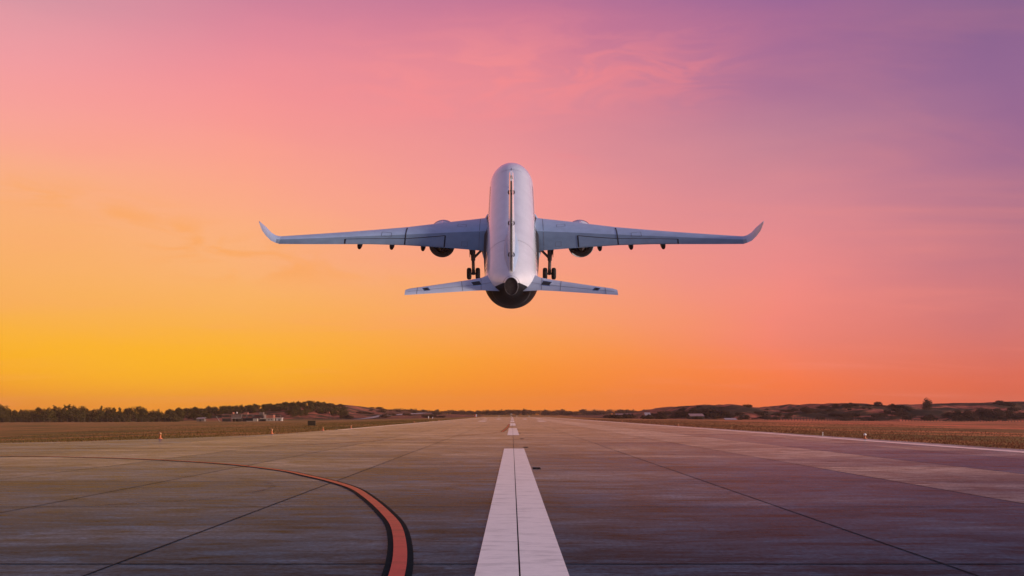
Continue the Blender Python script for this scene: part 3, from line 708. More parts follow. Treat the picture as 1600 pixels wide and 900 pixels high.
# fin and rudder
FS = [(2.2,8.6,-3.3,.95),(3.0,7.3,-3.25,.86),(4.5,5.4,-3.25,.74),(6.5,3.9,-3.2,.62),(9,2.1,-3.1,.53),(11.4,.45,-3.0,.46),(12.2,-.25,-2.95,.40),(12.55,-.9,-2.9,.24)]
def finsec(z, le, te, t, c0, c1, blunt):
    n = 12; out = []
    cs = [c0+(c1-c0)*i/n for i in range(n+1)]
    th = lambda c: max(blunt, t/2*min(1, (c/.16)**.5 if c < .16 else 1)*(1-.60*max(0,(c-.35)/.65)**1.4))
    ch = le-te
    out = [(th(c) if c > .001 else 0.001, le-c*ch, z) for c in cs]+[(-th(c) if c > .001 else -.001, le-c*ch, z) for c in reversed(cs)]
    return out
f1 = MB(); f1.loft([finsec(*q, 0, .70, .03) for q in FS]); fin = sharp(f1.build('tail_fin', M_FIN, JET), 50)
f2 = MB(); f2.loft([finsec(*q, .712, .985, .05) for q in FS[:-1]]); sharp(f2.build('rudder', M_FIN, fin), 50)
f3 = MB(); f3.loft([[( .045,q[2]+.18,q[0]),( .045,q[2]-.03,q[0]),(-.045,q[2]-.03,q[0]),(-.045,q[2]+.18,q[0])] for q in FS[1:-1]]); f3.build('rudder_edge', M_SEAM, fin)
bf_ = []
for t in range(15):
    u = t/14; s = 8.2-11.2*u; k = math.sin(math.pi*(.03+.93*u))**.9
    rx, rz, zc = fus_r(s); wdt = .12+.66*k
    bf_.append([(wdt*math.cos(a), s, zc+rz-.12+(.14+.55*k)*max(-.3,math.sin(a))) for a in [2*math.pi*i/20 for i in range(20)]])
bb = MB(); bb.loft(bf_); sharp(bb.build('fin_root_fairing', M_WING, fin), 60)
for z in (4.6, 7.9, 11.0):
    for sd in (-1, 1):
        te = lerp_tab([(q[0],q[2]) for q in FS], z); q = MB(); q.loft([[(sd*(.18+.10*k)+.07*k*math.cos(a), te+.9-1.0*u, z+.13*k*math.sin(a)) for a in [2*math.pi*i/10 for i in range(10)]] for u, k in ((0,.1),(.3,.8),(.6,1),(.9,.7),(1,.3))])
        sharp(q.build('rudder_hinge', M_NOZ, fin), 60)
an = MB(); an.box(-.02,.02,20.2,20.8,RF-.02,RF+.35); an.build('antenna', M_PAINT, fus)

# ------------------------------------------------------------------ trees and shrubs
def leaf_mat(name, c0, c1):
    m = bpy.data.materials.new(name); m.use_nodes = True; nt = m.node_tree; b = nt.nodes['Principled BSDF']
    oi = nt.nodes.new('ShaderNodeObjectInfo'); tc = nt.nodes.new('ShaderNodeTexCoord'); nz = nt.nodes.new('ShaderNodeTexNoise'); nz.inputs['Scale'].default_value = .8; nz.inputs['Detail'].default_value = 3
    nt.links.new(tc.outputs['Object'], nz.inputs[0])
    mx = nt.nodes.new('ShaderNodeMix'); mx.data_type = 'RGBA'; mx.inputs[6].default_value = (*c0,1); mx.inputs[7].default_value = (*c1,1)
    ad = nt.nodes.new('ShaderNodeMath'); ad.operation = 'MULTIPLY_ADD'; nt.links.new(oi.outputs['Random'], ad.inputs[0]); ad.inputs[1].default_value = .5
    sb = nt.nodes.new('ShaderNodeMath'); sb.operation = 'MULTIPLY'; nt.links.new(nz.outputs[0], sb.inputs[0]); sb.inputs[1].default_value = .6; nt.links.new(sb.outputs[0], ad.inputs[2])
    nt.links.new(ad.outputs[0], mx.inputs[0]); nt.links.new(mx.outputs[2], b.inputs['Base Color']); b.inputs['Roughness'].default_value = .8; b.inputs['Specular IOR Level'].default_value = .1
    t = nt.nodes.new('ShaderNodeBsdfTranslucent'); mm = nt.nodes.new('ShaderNodeMixShader'); mm.inputs[0].default_value = .4
    nt.links.new(mx.outputs[2], t.inputs[0]); nt.links.new(b.outputs[0], mm.inputs[1]); nt.links.new(t.outputs[0], mm.inputs[2])
    nt.links.new(mm.outputs[0], [n for n in nt.nodes if n.type == 'OUTPUT_MATERIAL'][0].inputs[0])
    return m
M_LEAF = leaf_mat('pine_foliage', (.045,.034,.007), (.105,.078,.018))
M_LEAFD = leaf_mat('dark_foliage', (.042,.022,.010), (.090,.046,.020))
M_BARK = mat('bark', (.06,.045,.035), .9, .3, 4)
def crown_mesh(seed, n, kind):
    r = random.Random(seed); lobes = []
    if kind == 'round':
        for i in range(9):
            a = r.uniform(0, 6.28); d = r.uniform(.05,.26); z = r.uniform(.22,.80)
            lobes.append((d*math.cos(a), d*math.sin(a), z, r.uniform(.15,.25)*(1.15-.5*abs(z-.55))))
        lobes += [(0,0,.50,.30),(.12,.1,.22,.24),(-.12,-.1,.2,.24),(r.uniform(-.1,.1),0,.84,.14)]
    elif kind == 'tall':
        for i in range(10):
            z = .22+.72*i/9; w = (1-z)*.28+.05; a = r.uniform(0,6.28); lobes.append((w*.6*math.cos(a), w*.6*math.sin(a), z, w*r.uniform(.75,1.05)))
    elif kind == 'cypress':
        for i in range(8): z = .1+.84*i/7; lobes.append((0,0,z,.12*(1-abs(z-.42)*1.1)+.03))
    else:  # low spreading scrub
        for i in range(11):
            a = r.uniform(0,6.28); d = r.uniform(0,.55); lobes.append((d*math.cos(a), d*math.sin(a), r.uniform(.1,.62)*(1-d*.5), r.uniform(.2,.36)))
    tot = sum(l[3]**2 for l in lobes); vv = []; ff = []
    for (x, y, z, rad) in lobes:
        for i in range(int(n*rad*rad/tot)+3):
            u = r.uniform(-1,1); t = r.uniform(0,6.28); q = (1-u*u)**.5; d = Vector((q*math.cos(t), q*math.sin(t), u)); k = r.uniform(.55,1.12)
            p = Vector((x,y,z))+d*rad*k; p.z = max(.02, p.z)
            s = r.uniform(.028,.06)*(1.6 if kind == 'scrub' else 1)*(700/n)**.35; nrm = (d+Vector((r.uniform(-.7,.7),r.uniform(-.7,.7),r.uniform(-.4,.8)))).normalized(); a = nrm.orthogonal().normalized(); b = nrm.cross(a)
            th = r.uniform(0,6.28); a, b = a*math.cos(th)+b*math.sin(th), b*math.cos(th)-a*math.sin(th); k0 = len(vv)
            vv += [tuple(p-a*s), tuple(p+b*s*.7), tuple(p+a*s), tuple(p-b*s*.7)]; ff.append((k0,k0+1,k0+2,k0+3))
    return vv, ff
def trunk_mb(seed, kind):
    r = random.Random(seed+99); b = MB()
    h = {'round':.6,'tall':.85,'cypress':.8,'scrub':.35}[kind]
    b.tube((0,0,-.03),(r.uniform(-.02,.02),0,h*.5),.026,.018,7); b.tube((0,0,h*.5),(r.uniform(-.03,.03),r.uniform(-.03,.03),h),.018,.006,7)
    for i in range(5):
        a = r.uniform(0,6.28); z = r.uniform(.3,.7)*h; b.tube((0,0,z),(.16*math.cos(a),.16*math.sin(a),z+.16),.010,.003,5)
    return b
proto_cache = {}
def proto_tree(kind, seed, lm, full=True):
    key = (kind, seed, lm.name, full)
    if key not in proto_cache:
        vv, ff = crown_mesh(seed, 1500 if full else 520, kind); b = trunk_mb(seed, kind)
        m1 = bpy.data.meshes.new('crown'); m1.from_pydata(vv, [], ff); m1.materials.append(lm)
        m2 = bpy.data.meshes.new('trunk'); m2.from_pydata(b.v, [], b.f); m2.materials.append(M_BARK)
        if not full:
            m3 = bpy.data.meshes.new('tree'); n = len(vv); m3.from_pydata(vv+b.v, [], ff+[tuple(n+i for i in f) for f in b.f]); m3.materials.append(lm); m3.materials.append(M_BARK)
            m3.polygons.foreach_set('material_index', [0]*len(ff)+[1]*len(b.f)); proto_cache[key] = m3
        else: proto_cache[key] = (m1, m2)
    return proto_cache[key]
tr = random.Random(11)
def tree(name, kind, x, y, h, wid, label, cat, group=None, lm=None, full=True, seed=None, sink=.0):
    lm = lm or M_LEAF; p = proto_tree(kind, tr.randrange(4) if seed is None else seed, lm, full); z = ground_z(x, y)[0]-.03-sink
    o = bpy.data.objects.new(name, None if full else p); C.objects.link(o)
    o.location = (x, y, z); o.rotation_euler = (0, 0, tr.uniform(0, 6.28)); o.scale = (wid, wid, h)
    if full:
        for nm_, m in (('crown', p[0]), ('trunk', p[1])):
            c = bpy.data.objects.new(nm_, m); C.objects.link(c); c.parent = o
    tag(o, label, cat, group); return o
SKYL = [(-160,634),(0,631.5),(12,636),(25,637.5),(37,635),(50,637),(65,635.5),(75,634),(85,633.5),(100,630),(115,632),(130,633),(140,635),(150,637.5),(165,632.5),(178,637),(190,635.5),(203,633.5),(218,634.5),(228,638),(245,637.5),(253,641.5),(268,638),(290,635.5),(310,635),(330,634),(350,632.5),(365,633.5),(378,631),(390,634),(400,633.5),(412,632.5),(425,631),(440,629.5),(455,628),(465,626.8),(475,627.5),(487,625.8),(500,629),(515,632),(525,633.5),(535,638),(545,641)]
WOODL = 'dark bushy tree in the dense wood at the far left of the field'
HILLL = 'dark round-topped tree on the wooded hill behind the houses'
for row, (Y, dy, st) in enumerate(((745,0,8.5),(722,6,10),(700,12,10.5))):
    px = -60
    while px < 285:
        p = px+tr.uniform(-2.5,2.5); y = Y+tr.uniform(-8,8); x = (p-800)/1500*y
        top = EYE+(648-(lerp_tab(SKYL, p)+dy+tr.uniform(-.8,4)))/1500*y; h = max(4, top-ground_z(x, y)[0])
        tree('tree', 'tall' if tr.random() < .14 else 'round', x, y, h*1.02, max(9.5, h*1.0)*tr.uniform(.8,1.15), WOODL, 'tree', 'trees of the wood at the left')
        px += st
for row, (Y, dy) in enumerate(((835,0),(806,3),(776,6.5),(745,11))):
    px = 262
    while px < 545:
        p = px+tr.uniform(-3,3); y = Y+tr.uniform(-8,8); x = (p-800)/1500*y
        if row == 3 and 335 < p < 445 or (row >= 3 and p > 480): px += 8; continue
        top = EYE+(648-(lerp_tab(SKYL, p)+dy*.9+tr.uniform(0,2)))/1500*y; h = min(11, max(4.2, top-ground_z(x, y)[0]))
        tree('tree', 'round', x, y, h*tr.uniform(.9,1.15), max(8, h*1.2)*tr.uniform(.8,1.2), HILLL, 'tree', 'trees of the hill behind the houses')
        px += tr.uniform(6.5,9.5)
FARL = 'small faded tree in the far treeline beyond the runway end'
px = 540
while px < 1075:
    for Y, yt in ((1500,640.3),(1250,643.6)):
        if Y == 1250 and tr.random() < .6: continue
        p = px+tr.uniform(-3,3); y = Y+tr.uniform(-40,40); x = (p-800)/1500*y
        up_ = 1.5 if p < 660 else 0
        top = EYE+(648-(yt-up_+tr.uniform(-1.6,1.8)))/1500*y; h = max(5, top-ground_z(x, y)[0])
        tree('tree', 'round', x, y, h, tr.uniform(14,24), FARL, 'tree', 'trees of the far treeline', M_LEAFD, False)
    px += 5.6
def at(px, Y): return (px-800)/1500*Y
for p in (762, 772, 790, 797, 808, 826): tree('tree','round',at(p,1330),1330, 8.2, 15, FARL, 'tree', 'trees of the far treeline', M_LEAFD, False)
x = at(783,1210); tree('tree','round',x,1210, EYE+(648-638.8)/1500*1210-ground_z(x,1210)[0], 9.5, 'dark round tree rising above the far treeline just left of the runway end', 'tree', None, M_LEAFD)
x = at(818.5,1210); tree('tree','cypress',x,1210, EYE+(648-638.3)/1500*1210-ground_z(x,1210)[0], 9, 'narrow pointed tree rising above the far treeline just right of the runway end', 'tree', None, M_LEAFD)
# scrub on the right-hand hills
SHL = 'dark scrubby bush on the slopes of the right-hand hills'
cnt = 0
while cnt < 260:
    p = tr.uniform(1065,1620); Y = tr.uniform(572,638); x = at(p, Y)
    if mnoise.noise(Vector((x/30, Y/18, 1.3))) < -.05: continue
    s = tr.uniform(.8,2.8)*(1.0 if p > 1240 else .8); hgt = s*tr.uniform(.8,1.2)
    tree('bush', 'scrub', x, Y, hgt*1.2, s*2.0, SHL, 'bush', 'bushes on the right-hand hills', M_LEAFD, False, sink=.35); cnt += 1
for i in range(26):     # line of dark bushes at the foot of the small hill
    p = tr.uniform(950,1130); Y = tr.uniform(560,640); x = at(p, Y)
    tree('bush', 'scrub', x, Y, tr.uniform(2.2,4.2), tr.uniform(5,8), 'dark bush among the sheds at the foot of the small right-hand hill', 'bush', 'bushes among the right-hand sheds', M_LEAFD, False, sink=.2)
BIG = 'large dark bush in the thicket at the foot of the right-hand hill'
for p, Y, h, w in ((1496,590,6.5,9),(1512,585,7.5,10),(1530,592,8,11),(1548,588,8.2,11),(1563,584,7.5,10),(1578,590,6.5,9),(1590,582,5,8),(1604,588,4.5,8),(1480,592,4.6,8),(1520,577,5,8),(1500,577,4.4,8)):
    tree('bush', 'round', at(p,Y), Y, h, w*1.15, BIG, 'bush', 'bushes of the thicket at the right', M_LEAFD, True, sink=h*.22)
x = at(1448,620); tree('tree','round',x,620, 9.6, 9.2, 'lone dark round-crowned tree standing on the right-hand hill skyline', 'tree', None, M_LEAFD, sink=1.2)
for p, Y, h in ((1130,600,4.2),(1104,606,4.6),(1066,610,4.0),(1094,598,3.6),(1185,600,2.6),(1305,598,3.2),(1330,600,3.4),(1318,596,3.0)):
    tree('bush','scrub',at(p,Y),Y,h,h*2.3,'low rounded dark bush behind the right-hand fence or sheds','bush','low bushes behind the right-hand fence',M_LEAFD,False,sink=.2)
for i in range(46):     # scrub on the low rise between houses and runway
    p = tr.uniform(500,690); Y = tr.uniform(740,1150); x = at(p, Y)
    tree('bush','scrub',x,Y,tr.uniform(1.8,4),tr.uniform(5,9),'small dark bush on the low rise right of the houses','bush','bushes on the low rise',M_LEAFD,False,sink=.2)

# ------------------------------------------------------------------ grass at the pavement edges and over the near field
gright = []; gr = random.Random(5); vv = []; ff = []
def blade(x, y, z, h, w):
    a = gr.uniform(0,3.14); dx, dy = w*math.cos(a), w*math.sin(a); lx, ly = gr.uniform(-.4,.4)*h, gr.uniform(-.4,.4)*h; n = len(vv)
    vv.extend([(x-dx,y-dy,z-.03),(x+dx,y+dy,z-.03),(x+lx,y+ly,z+h)]); ff.append((n,n+1,n+2))
def edge_left(y): return min(-19.6, lerp_tab([(46.5,-90),(48.3,-60),(51.2,-40),(55.8,-30.7),(60,-27),(65.8,-24.3),(76,-21.2),(84,-20.2),(104,-19.6)], y)) if y > 46.5 else -400
for i in range(45000):
    t = gr.random()**1.6; y = 40+t*330; right = gr.random() < .55
    if right: x = 24.2+abs(gr.gauss(0,1))*(2.5+y*.06) if gr.random() < .5 else gr.uniform(24.2, 24.5+y*.32)
    else:
        e = edge_left(y); x = e-abs(gr.gauss(0,1))*(2.5+y*.06) if gr.random() < .5 else e-gr.uniform(0, .3+y*.34)
        if x < -140: continue
    gright.append(right); blade(x, y, ground_z(x, y)[0], gr.uniform(.02,.08), .02+y*.0003)
M_GRASS = leaf_mat('dry_grass', (.12,.078,.020), (.17,.100,.028))
gso = me('grass', vv, ff, [M_GRASS, leaf_mat('ruddy_grass', (.12,.055,.028), (.18,.070,.038))]); gso.data.polygons.foreach_set('material_index', [int(q) for q in gright])
stuff(gso, 'dry brown green grass growing on both sides of the runway', 'grass')

# ------------------------------------------------------------------ buildings
M_BRICK = mat('red_brick', (.30,.10,.06), .85, .25, 1.5)
M_PLASTER = mat('cream_plaster', (.34,.27,.20), .8, .15, .8)
M_WPL = mat('white_plaster', (.40,.34,.29), .8, .12, .8)
M_CONC = mat('raw_concrete', (.13,.10,.08), .85, .25, .8)
M_GREYB = mat('grey_brown_render', (.15,.10,.08), .85, .25, .8)
M_HOLE = mat('dark_opening', (.012,.011,.010), .8, .3, 1)
M_ROOFW = mat('pale_metal_roof', (.34,.27,.25), .5, .2, .6)
M_ROOFP = mat('pinkish_sheet_roof', (.30,.17,.14), .55, .25, .6)
M_TANK = mat('white_tank_plastic', (.50,.44,.38), .5, .1, 2)
M_WOOD = mat('weathered_timber', (.045,.032,.024), .85, .3, 2)
def gpos(px, Y, dz=0): x = at(px, Y); return (x, Y, ground_z(x, Y)[0]-.05+dz)
HY = 660; K = HY/1500
def bld(name, px0, px1, label, Y=HY):
    x0, x1 = at(px0, Y), at(px1, Y); zc = min(ground_z(x0,Y)[0], ground_z(x1,Y)[0])-.1
    o = empty(name, ((x0+x1)/2, Y, zc)); tag(o, label, 'house' if 'house' in name else 'building'); return o, (x1-x0)/2
def bx(name, m, par, *b):
    q = MB(); q.box(*b); return q.build(name, m, par)
# unfinished brick house
o, w = bld('brick_house', 346.5, 361.5, 'unfinished two-storey red brick house with open window holes, leftmost of the houses')
bx('wall', M_BRICK, o, -w,w,0,8,0,5.0)
bx('slab', M_CONC, o, -w-.15,w+.15,-.15,8.1,5.0,5.25); bx('slab', M_CONC, o, -w-.12,w+.12,-.12,-.005,2.35,2.6)
for cx_, cz, ww, hh in ((-w*.72,3.9,.8,1.2),(-w*.2,3.9,.9,1.5),(w*.32,3.9,.9,1.5),(w*.8,3.9,.5,1.3),(-w*.6,1.2,1.0,2.0),(0,1.2,1.0,2.0),(w*.6,1.2,1.0,2.0)):
    f = bx('window', M_HOLE, o, cx_-ww,cx_+ww,-.03,-.004,cz-hh/2,cz+hh/2); bx('sill', M_CONC, f, cx_-ww-.1,cx_+ww+.1,-.09,-.032,cz-hh/2-.12,cz-hh/2)
# grey-brown house on columns
o, w = bld('house', 361.7, 377, 'grey-brown upper-storey house with open columned ground floor and a pale beam')
bx('wall', M_GREYB, o, -w,w,0,9,2.6,4.9); bx('roof', M_CONC, o, -w-.2,w+.2,-.2,9.2,4.9,5.15); bx('beam', M_WPL, o, -w,w,-.12,-.004,2.2,2.6)
bx('back_wall', M_HOLE, o, -w+.1,w-.1,3.2,9,0,2.59)
for t in (-.92,-.2,.5,.94): bx('column', M_CONC, o, w*t-.18,w*t+.18,.05,.4,0,2.19)
bx('stair_tower', M_BRICK, o, -w-.02,-w+.9,1.2,4,5.15,6.6)
# long brick range
o, w = bld('long_house', 377.3, 411, 'long low dark house with a row of red brick window bays')
bx('wall', M_GREYB, o, -w,w,1,10,0,4.6); bx('roof', M_CONC, o, -w-.2,w+.2,.8,10.2,4.6,4.85)
for a, b in ((-.92,-.62),(-.45,-.05),(.15,.85)):
    f = bx('window', M_HOLE, o, w*a,w*b,.96,.995,3.0,4.3); bx('parapet', M_BRICK, f, w*a,w*b,.86,.955,2.6,3.45)
bx('doorway', M_HOLE, o, -w*.9,w*.3,.965,.995,.05,2.2)
bx('roof_room', M_BRICK, o, -w*.93,-w*.55,3,6,4.85,6.3); bx('roof_room', M_GREYB, o, w*.55,w*.92,3,6,4.85,6.4)
# cream house with brick upper floor
o, w = bld('cream_house', 406, 428, 'cream single-storey house with a red brick upper room', HY-6)
bx('wall', M_PLASTER, o, -w*.15,w,0,7,0,2.2); bx('shed_wall', M_HOLE, o, -w,-w*.155,.6,6,0,1.5); bx('eave', M_PLASTER, o, -w-.1,-w*.155,-.3,6.2,1.5,2.25)
bx('upper_room', M_BRICK, o, -w*.15,w*.85,1.0,6.5,2.2,4.3); bx('roof', M_CONC, o, -w*.2,w*.9,.8,6.7,4.3,4.5)
bx('window', M_HOLE, o, w*.2,w*.36,-.03,-.004,.8,1.6); bx('window', M_HOLE, o, w*.6,w*.76,-.03,-.004,.8,1.6)
# white hut
o, w = bld('white_hut', 431, 440, 'small white flat-roofed hut with two dark openings, rightmost of the houses', HY-4)
bx('wall', M_WPL, o, -w,w,0,4,0,2.1); bx('roof', M_WPL, o, -w-.2,w+.35,-.2,4.2,2.1,2.4)
bx('door', M_HOLE, o, -w*.1,w*.35,-.03,-.004,.05,1.6); bx('window', M_HOLE, o, w*.55,w*.85,-.03,-.004,.8,1.7)
# low cream wall block
o, w = bld('low_wall', 385, 402, 'low cream wall with a taller cream block at its right end', HY-9); o['category'] = 'wall'
bx('wall', M_PLASTER, o, -w,w*.2,0,.3,0,.5); bx('block', M_PLASTER, o, w*.2,w,-.1,2.5,0,2.1)
# grey hut further left
o, w = bld('grey_hut', 307, 319, 'small pale grey hut under the wood, left of the brick house', 690)
bx('wall', M_CONC, o, -w,w,0,4,0,2.0); q = MB(); q.loft([[(-w-.2,-.3,2.0),(w+.2,-.3,2.2),(w+.2,4.3,2.9),(-w-.2,4.3,2.7)],[(-w-.2,-.3,2.12),(w+.2,-.3,2.32),(w+.2,4.3,3.02),(-w-.2,4.3,2.82)]]); q.build('roof', M_ROOFW, o); bx('door', M_HOLE, o, -.5,.5,-.03,-.004,.05,1.7)
# tanks on roofs
def tank(px, ytop, r, label, Y=HY+4, drum=None, zb=5.4):
    x = at(px, Y); base = ground_z(x, Y)[0]; zt = EYE+(648-ytop)/1500*Y
    o = empty('water_tank', (x, Y, zt-2.6)); tag(o, label, 'water tank')
    b = MB(); b.lathe([(1.5,0),(1.5,r),(2.3,r),(2.5,r*.6),(2.6,r*.3),(2.6,0)], 'z', (0,0,0), 16); sharp(b.build('tank', drum or M_TANK, o))
    s = MB()
    for a in (-1,1):
        for c in (-1,1): s.box(a*r*.8-.06,a*r*.8+.06,c*r*.8-.06,c*r*.8+.06,-.6,1.5)
    s.box(-r,r,-r,r,.2,.9); s.build('stand', M_CONC, o)
tank(370, 643.5, .55, 'white water tank on a stand above the grey-brown house')
tank(406, 644, .5, 'white water tank on a stand above the right end of the long dark house')
# poles
def pole(px, Y, h, label, lean=0, r=.09, m=None):
    p = gpos(px, Y); o = empty('pole', p); tag(o, label, 'pole'); b = MB(); b.tube((0,0,-.3),(lean,0,h),r,r*.7,8); b.build('shaft', m or M_CONC, o)
    c = MB(); c.tube((lean-.35,0,h-.25),(lean+.35,0,h-.25),.05,.05,6); c.build('crossbar', m or M_CONC, o)
pole(516, 640, 4.4, 'thin grey pole standing alone right of the houses')
pole(344, 655, 3.6, 'pale leaning pole beside the brick house', -2.6, .13, M_WPL)
pole(438.5, 650, 4.2, 'thin white pole beside the small white hut', 0, .08, M_WPL)
# sheds on the right
def shed(px0, px1, Y, h0, h1, d, label, rm, wallm=None, zoff=0):
    x0, x1 = at(px0,Y), at(px1,Y); z = min(ground_z(x0,Y)[0], ground_z(x1,Y)[0])-.15+zoff; o = empty('shed', ((x0+x1)/2,Y,z)); tag(o, label, 'shed'); w = (x1-x0)/2
    bx('wall', wallm or M_WOOD, o, -w,w,0,d,0,h0); q = MB(); q.loft([[(-w-.3,-.4,h0-.05),(w+.3,-.4,h0-.05),(w+.3,d+.4,h1),(-w-.3,d+.4,h1)],[(-w-.3,-.4,h0+.1),(w+.3,-.4,h0+.1),(w+.3,d+.4,h1+.15),(-w-.3,d+.4,h1+.15)]]); q.build('roof', rm, o)
    bx('door', M_HOLE, o, -w*.3,w*.3,-.03,-.004,.05,min(2,h0*.85))
shed(1009,1017,585,1.6,3.8,5,'small shed with a steep pale roof among dark bushes', M_ROOFW)
shed(1079,1100,575,1.9,3.3,6,'long shed with a pinkish sloping roof at the foot of the small hill', M_ROOFP)
shed(963,987,640,1.5,2.6,5,'long low shed with a dull pink roof nearest the runway end', M_ROOFP)
shed(1134,1151,548,.35,1.2,4,'very low pale slab-roofed shelter in front of the small hill', M_ROOFW)

# ------------------------------------------------------------------ fences
def fence(name, pts, n, h, label, m, rails, pw):
    o = empty(name, (*pts[0], ground_z(*pts[0])[0])); tag(o, label, 'fence'); base = Vector(o.location); pm = None; tops = []
    for i in range(n):
        t = i/(n-1); k = t*(len(pts)-1); j = min(len(pts)-2, int(k)); f = k-j
        x = pts[j][0]+(pts[j+1][0]-pts[j][0])*f; y = pts[j][1]+(pts[j+1][1]-pts[j][1])*f; z = ground_z(x, y)[0]
        if pm is None: b = MB(); b.box(-pw,pw,-pw,pw,-.3,h); pm = b.build('post', m, o); c = pm
        else: c = pm.copy(); C.objects.link(c); c.parent = o
        c.location = Vector((x,y,z))-base; tops.append(Vector((x,y,z))-base)
    for rz in rails:
        b = MB()
        for p, q in zip(tops, tops[1:]): b.tube(p+Vector((0,0,h*rz)), q+Vector((0,0,h*rz)), .035, .035, 5, caps=False)
        b.build('rail', m, o)
M_FPOST = mat('weathered_fence_post', (.12,.09,.06), .8, .2, 2)
fence('wire_fence', [(at(-30,676),676),(at(285,676),676)], 36, 2.7, 'long wire fence on pale posts in front of the wood at the left', M_FPOST, (.5,.97), .06)
fence('timber_fence', [(at(1195,552),552),(at(1290,550),550),(at(1372,546),546),(at(1405,538),538)], 62, 2.3, 'long brown post and rail fence along the foot of the right-hand hill', M_WOOD, (.2,.45,.7,.95), .11)
fence('low_fence', [(at(1410,560),560),(at(1600,560),560)], 40, 1.0, 'low dark fence in front of the thicket at the far right', M_WOOD, (.5,.95), .10)

# distant road on the low rise and pale track on the right
def track(name, pts, w, m):
    c = catmull([(a,b) for a,b in pts], 10); vv = []
    for i, p in enumerate(c):
        d = (c[min(i+1,len(c)-1)]-c[max(i-1,0)]).normalized(); n = Vector((-d.y,d.x))
        for s in (-1,1): q = p+n*s*w/2; vv.append((q.x,q.y,ground_z(q.x,q.y)[0]+.35))
    struct(me(name, vv, [(2*i,2*i+1,2*i+3,2*i+2) for i in range(len(c)-1)], m))
M_TRACK = mat('pale_track', (.30,.25,.24), .8, .2, .3)
track('road', [(at(545,690),690),(at(575,740),740),(at(610,850),850),(at(650,980),980),(at(690,1150),1150)], 7, M_TRACK)
track('path', [(at(1370,552),552),(at(1388,556),556),(at(1402,548),548),(at(1408,540),540)], 4, M_TRACK)

# ------------------------------------------------------------------ runway furniture
M_ORN = mat('orange_enamel', (.50,.12,.022), .5, .15, 6)
M_LW = mat('frosted_lamp', (.75,.73,.70), .25, .05, 6)
M_AMB = mat('amber_lamp', (.38,.16,.05), .3, .1, 6)
eproto = None; aproto = None
def edge_light(x, y, label, h=1.0):
    global eproto, aproto
    if eproto is None:
        r = empty('edge_light'); b = MB(); b.lathe([(-.05,.16),(.02,.15),(.05,.075),(.22,.06),(.24,.085),(.25,.0)], 'z', (0,0,0), 14); sharp(b.build('base', M_ORN, r))
        l = MB(); l.lathe([(.251,.085),(.28,.095),(.34,.085),(.385,.045),(.392,0)], 'z', (0,0,0), 14); sharp(l.build('lamp', M_LW, r)); eproto = r
    else:
        r = eproto.copy(); C.objects.link(r)
        for ch in list(eproto.children):
            c = ch.copy(); C.objects.link(c); c.parent = r
            if ch.name.startswith('lamp'):
                if aproto is None: aproto = ch.data.copy(); aproto.materials[0] = M_AMB
                c.data = aproto
    r.location = (x, y, ground_z(x, y)[0]); r.scale = (h,h,h)
    tag(r, label, 'runway light', 'edge lights along the runway')
edge_light(23.9,65,'white-topped orange edge light at the right, nearest of that side')
edge_light(23.8,137.5,'orange edge light on the right grass verge, second from the camera')
edge_light(23.7,206,'tiny orange edge light on the right verge, third from the camera')
edge_light(23.7,270,'very small orange edge light on the right verge, farthest there')
edge_light(-24.3,66.3,'stocky orange edge light at the curved left verge, nearest of that side', 1.1)
edge_light(-20.9,83.5,'orange edge light on the left verge, second from the camera', 1.15)
edge_light(-19.9,101,'orange edge light near the left white line start, third from the camera')
edge_light(-19.8,118,'small orange edge light on the left verge, fourth from the camera')
edge_light(-20.2,198,'tiny orange edge light on the left verge, fifth from the camera')
edge_light(-20.0,262,'very small orange edge light on the left verge, farthest there')
o = empty('marker_post', (24.6,76,ground_z(24.6,76)[0])); tag(o, 'tiny white marker post in the right verge grass', 'marker'); b = MB(); b.tube((0,0,-.1),(0,0,.2),.035,.03,8); b.build('post', M_LW, o); b = MB(); b.lathe([(.2,.05),(.26,.06),(.28,.0)],'z',(0,0,0),10); b.build('cap', M_LW, o)
# sign seen from behind
x = at(487,147); z = ground_z(x,147)[0]; o = empty('taxiway_sign', (x,147,z)); tag(o, 'dark box-shaped runway sign seen from behind in the left grass', 'sign')
b = MB(); b.box(-.58,.58,-.12,.12,.12,.80); b.build('panel', M_SIGNB, o)
for s in (-.42,.42): b = MB(); b.box(s-.04,s+.04,-.04,.04,-.2,.12); b.build('leg', M_SIGNB, o)
b = MB(); b.box(-.61,.61,-.14,.14,.80,.84); b.build('cap', M_SIGNB, o)
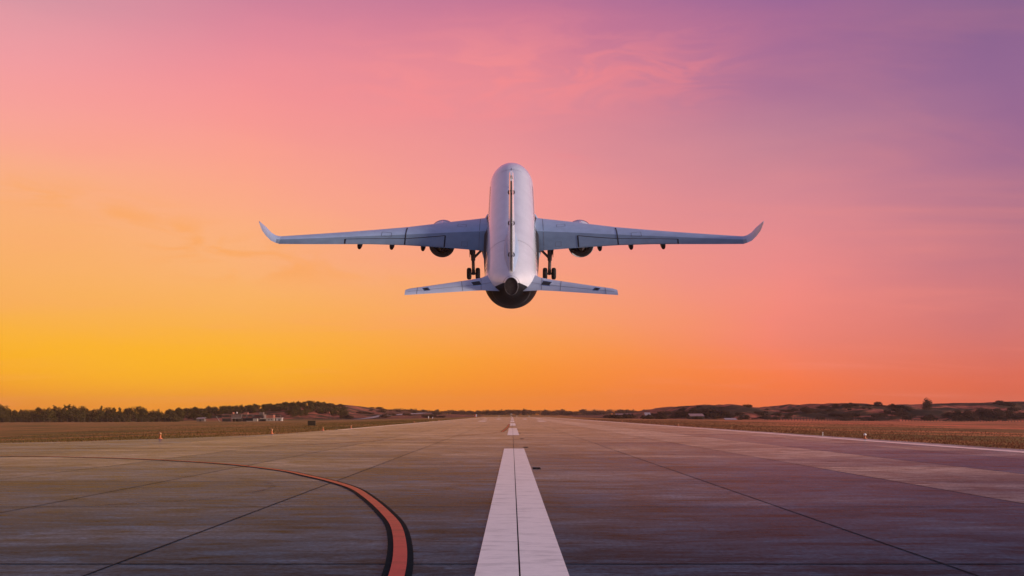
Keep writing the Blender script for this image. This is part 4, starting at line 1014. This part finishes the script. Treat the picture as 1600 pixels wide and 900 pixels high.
# far end equipment
def far_post(px, Y, h, w, m, label, name='marker_post', cat='marker', group=None):
    p = gpos(px, Y); o = empty(name, p); tag(o, label, cat, group); b = MB(); b.tube((0,0,-.2),(0,0,h*.6),w*.5,w*.4,8); b.build('post', m, o); b = MB(); b.lathe([(h*.6,w),(h*.9,w),(h,w*.5),(h,0)],'z',(0,0,0),10); b.build('lamp', M_LW, o)
for px in (779.5,798.5,807.5,826.5): far_post(px, 702, .95, .22, M_LW, 'small white light post in the row across the far runway end', 'end_light', 'runway light', 'lights across the runway end')
far_post(669.5, 500, 1.3, .22, M_LW, 'white marker post, left of the pair in the left field far off')
far_post(676, 500, .9, .18, M_LW, 'shorter white marker post, right of the pair in the left field')
p = gpos(743.5, 640); o = empty('marker_board', p); tag(o, 'red and white striped marker board left of the far runway end', 'sign')
b = MB(); b.box(-.65,.0,-.1,.1,.4,2.0); b.build('red_panel', mat('red_board', (.55,.06,.04), .6, .1, 3), o); b = MB(); b.box(.0,.65,-.1,.1,.4,2.0); b.build('white_panel', M_LW, o)
b = MB(); b.box(-.5,-.4,-.05,.05,-.3,.4); b.build('leg', M_WOOD, o); b = MB(); b.box(.4,.5,-.05,.05,-.3,.4); b.build('leg', M_WOOD, o)
p = gpos(799, 790); o = empty('equipment_cabin', p); tag(o, 'small white equipment box on legs beyond the runway end', 'cabin')
b = MB(); b.box(-.75,.75,-.6,.6,1.6,2.7); b.build('box', M_WPL, o)
for s in (-.6,.6): b = MB(); b.box(s-.07,s+.07,-.07,.07,-.3,1.6); b.build('leg', M_WOOD, o)
p = gpos(803.5, 790); o = empty('antenna_array', p); tag(o, 'brown frame antenna beside the white box beyond the runway end', 'antenna')
for s in (-.9,-.3,.3,.9): b = MB(); b.tube((s,0,-.3),(s,0,2.3),.1,.08,6); b.build('mast', M_WOOD, o)
b = MB(); b.box(-1.1,1.1,-.08,.08,1.2,1.45); b.box(-1.1,1.1,-.08,.08,2.3,2.5); b.build('beam', M_BRICK, o)

# ------------------------------------------------------------------ haze
def haze(density=.00013):
    b = MB(); b.box(-2600,2600,-450,2600,-12,48); o = b.build('haze', [])
    m = bpy.data.materials.new('haze_air'); m.use_nodes = True; nt = m.node_tree; nt.nodes.clear()
    v = nt.nodes.new('ShaderNodeVolumePrincipled'); v.inputs['Color'].default_value = (.98,.92,.84,1); v.inputs['Density'].default_value = density; v.inputs['Anisotropy'].default_value = .75
    ou = nt.nodes.new('ShaderNodeOutputMaterial'); nt.links.new(v.outputs[0], ou.inputs['Volume']); o.data.materials.append(m); o['kind'] = 'stuff'
    tag(o, 'thin warm evening haze over the whole airfield', 'haze')
haze()
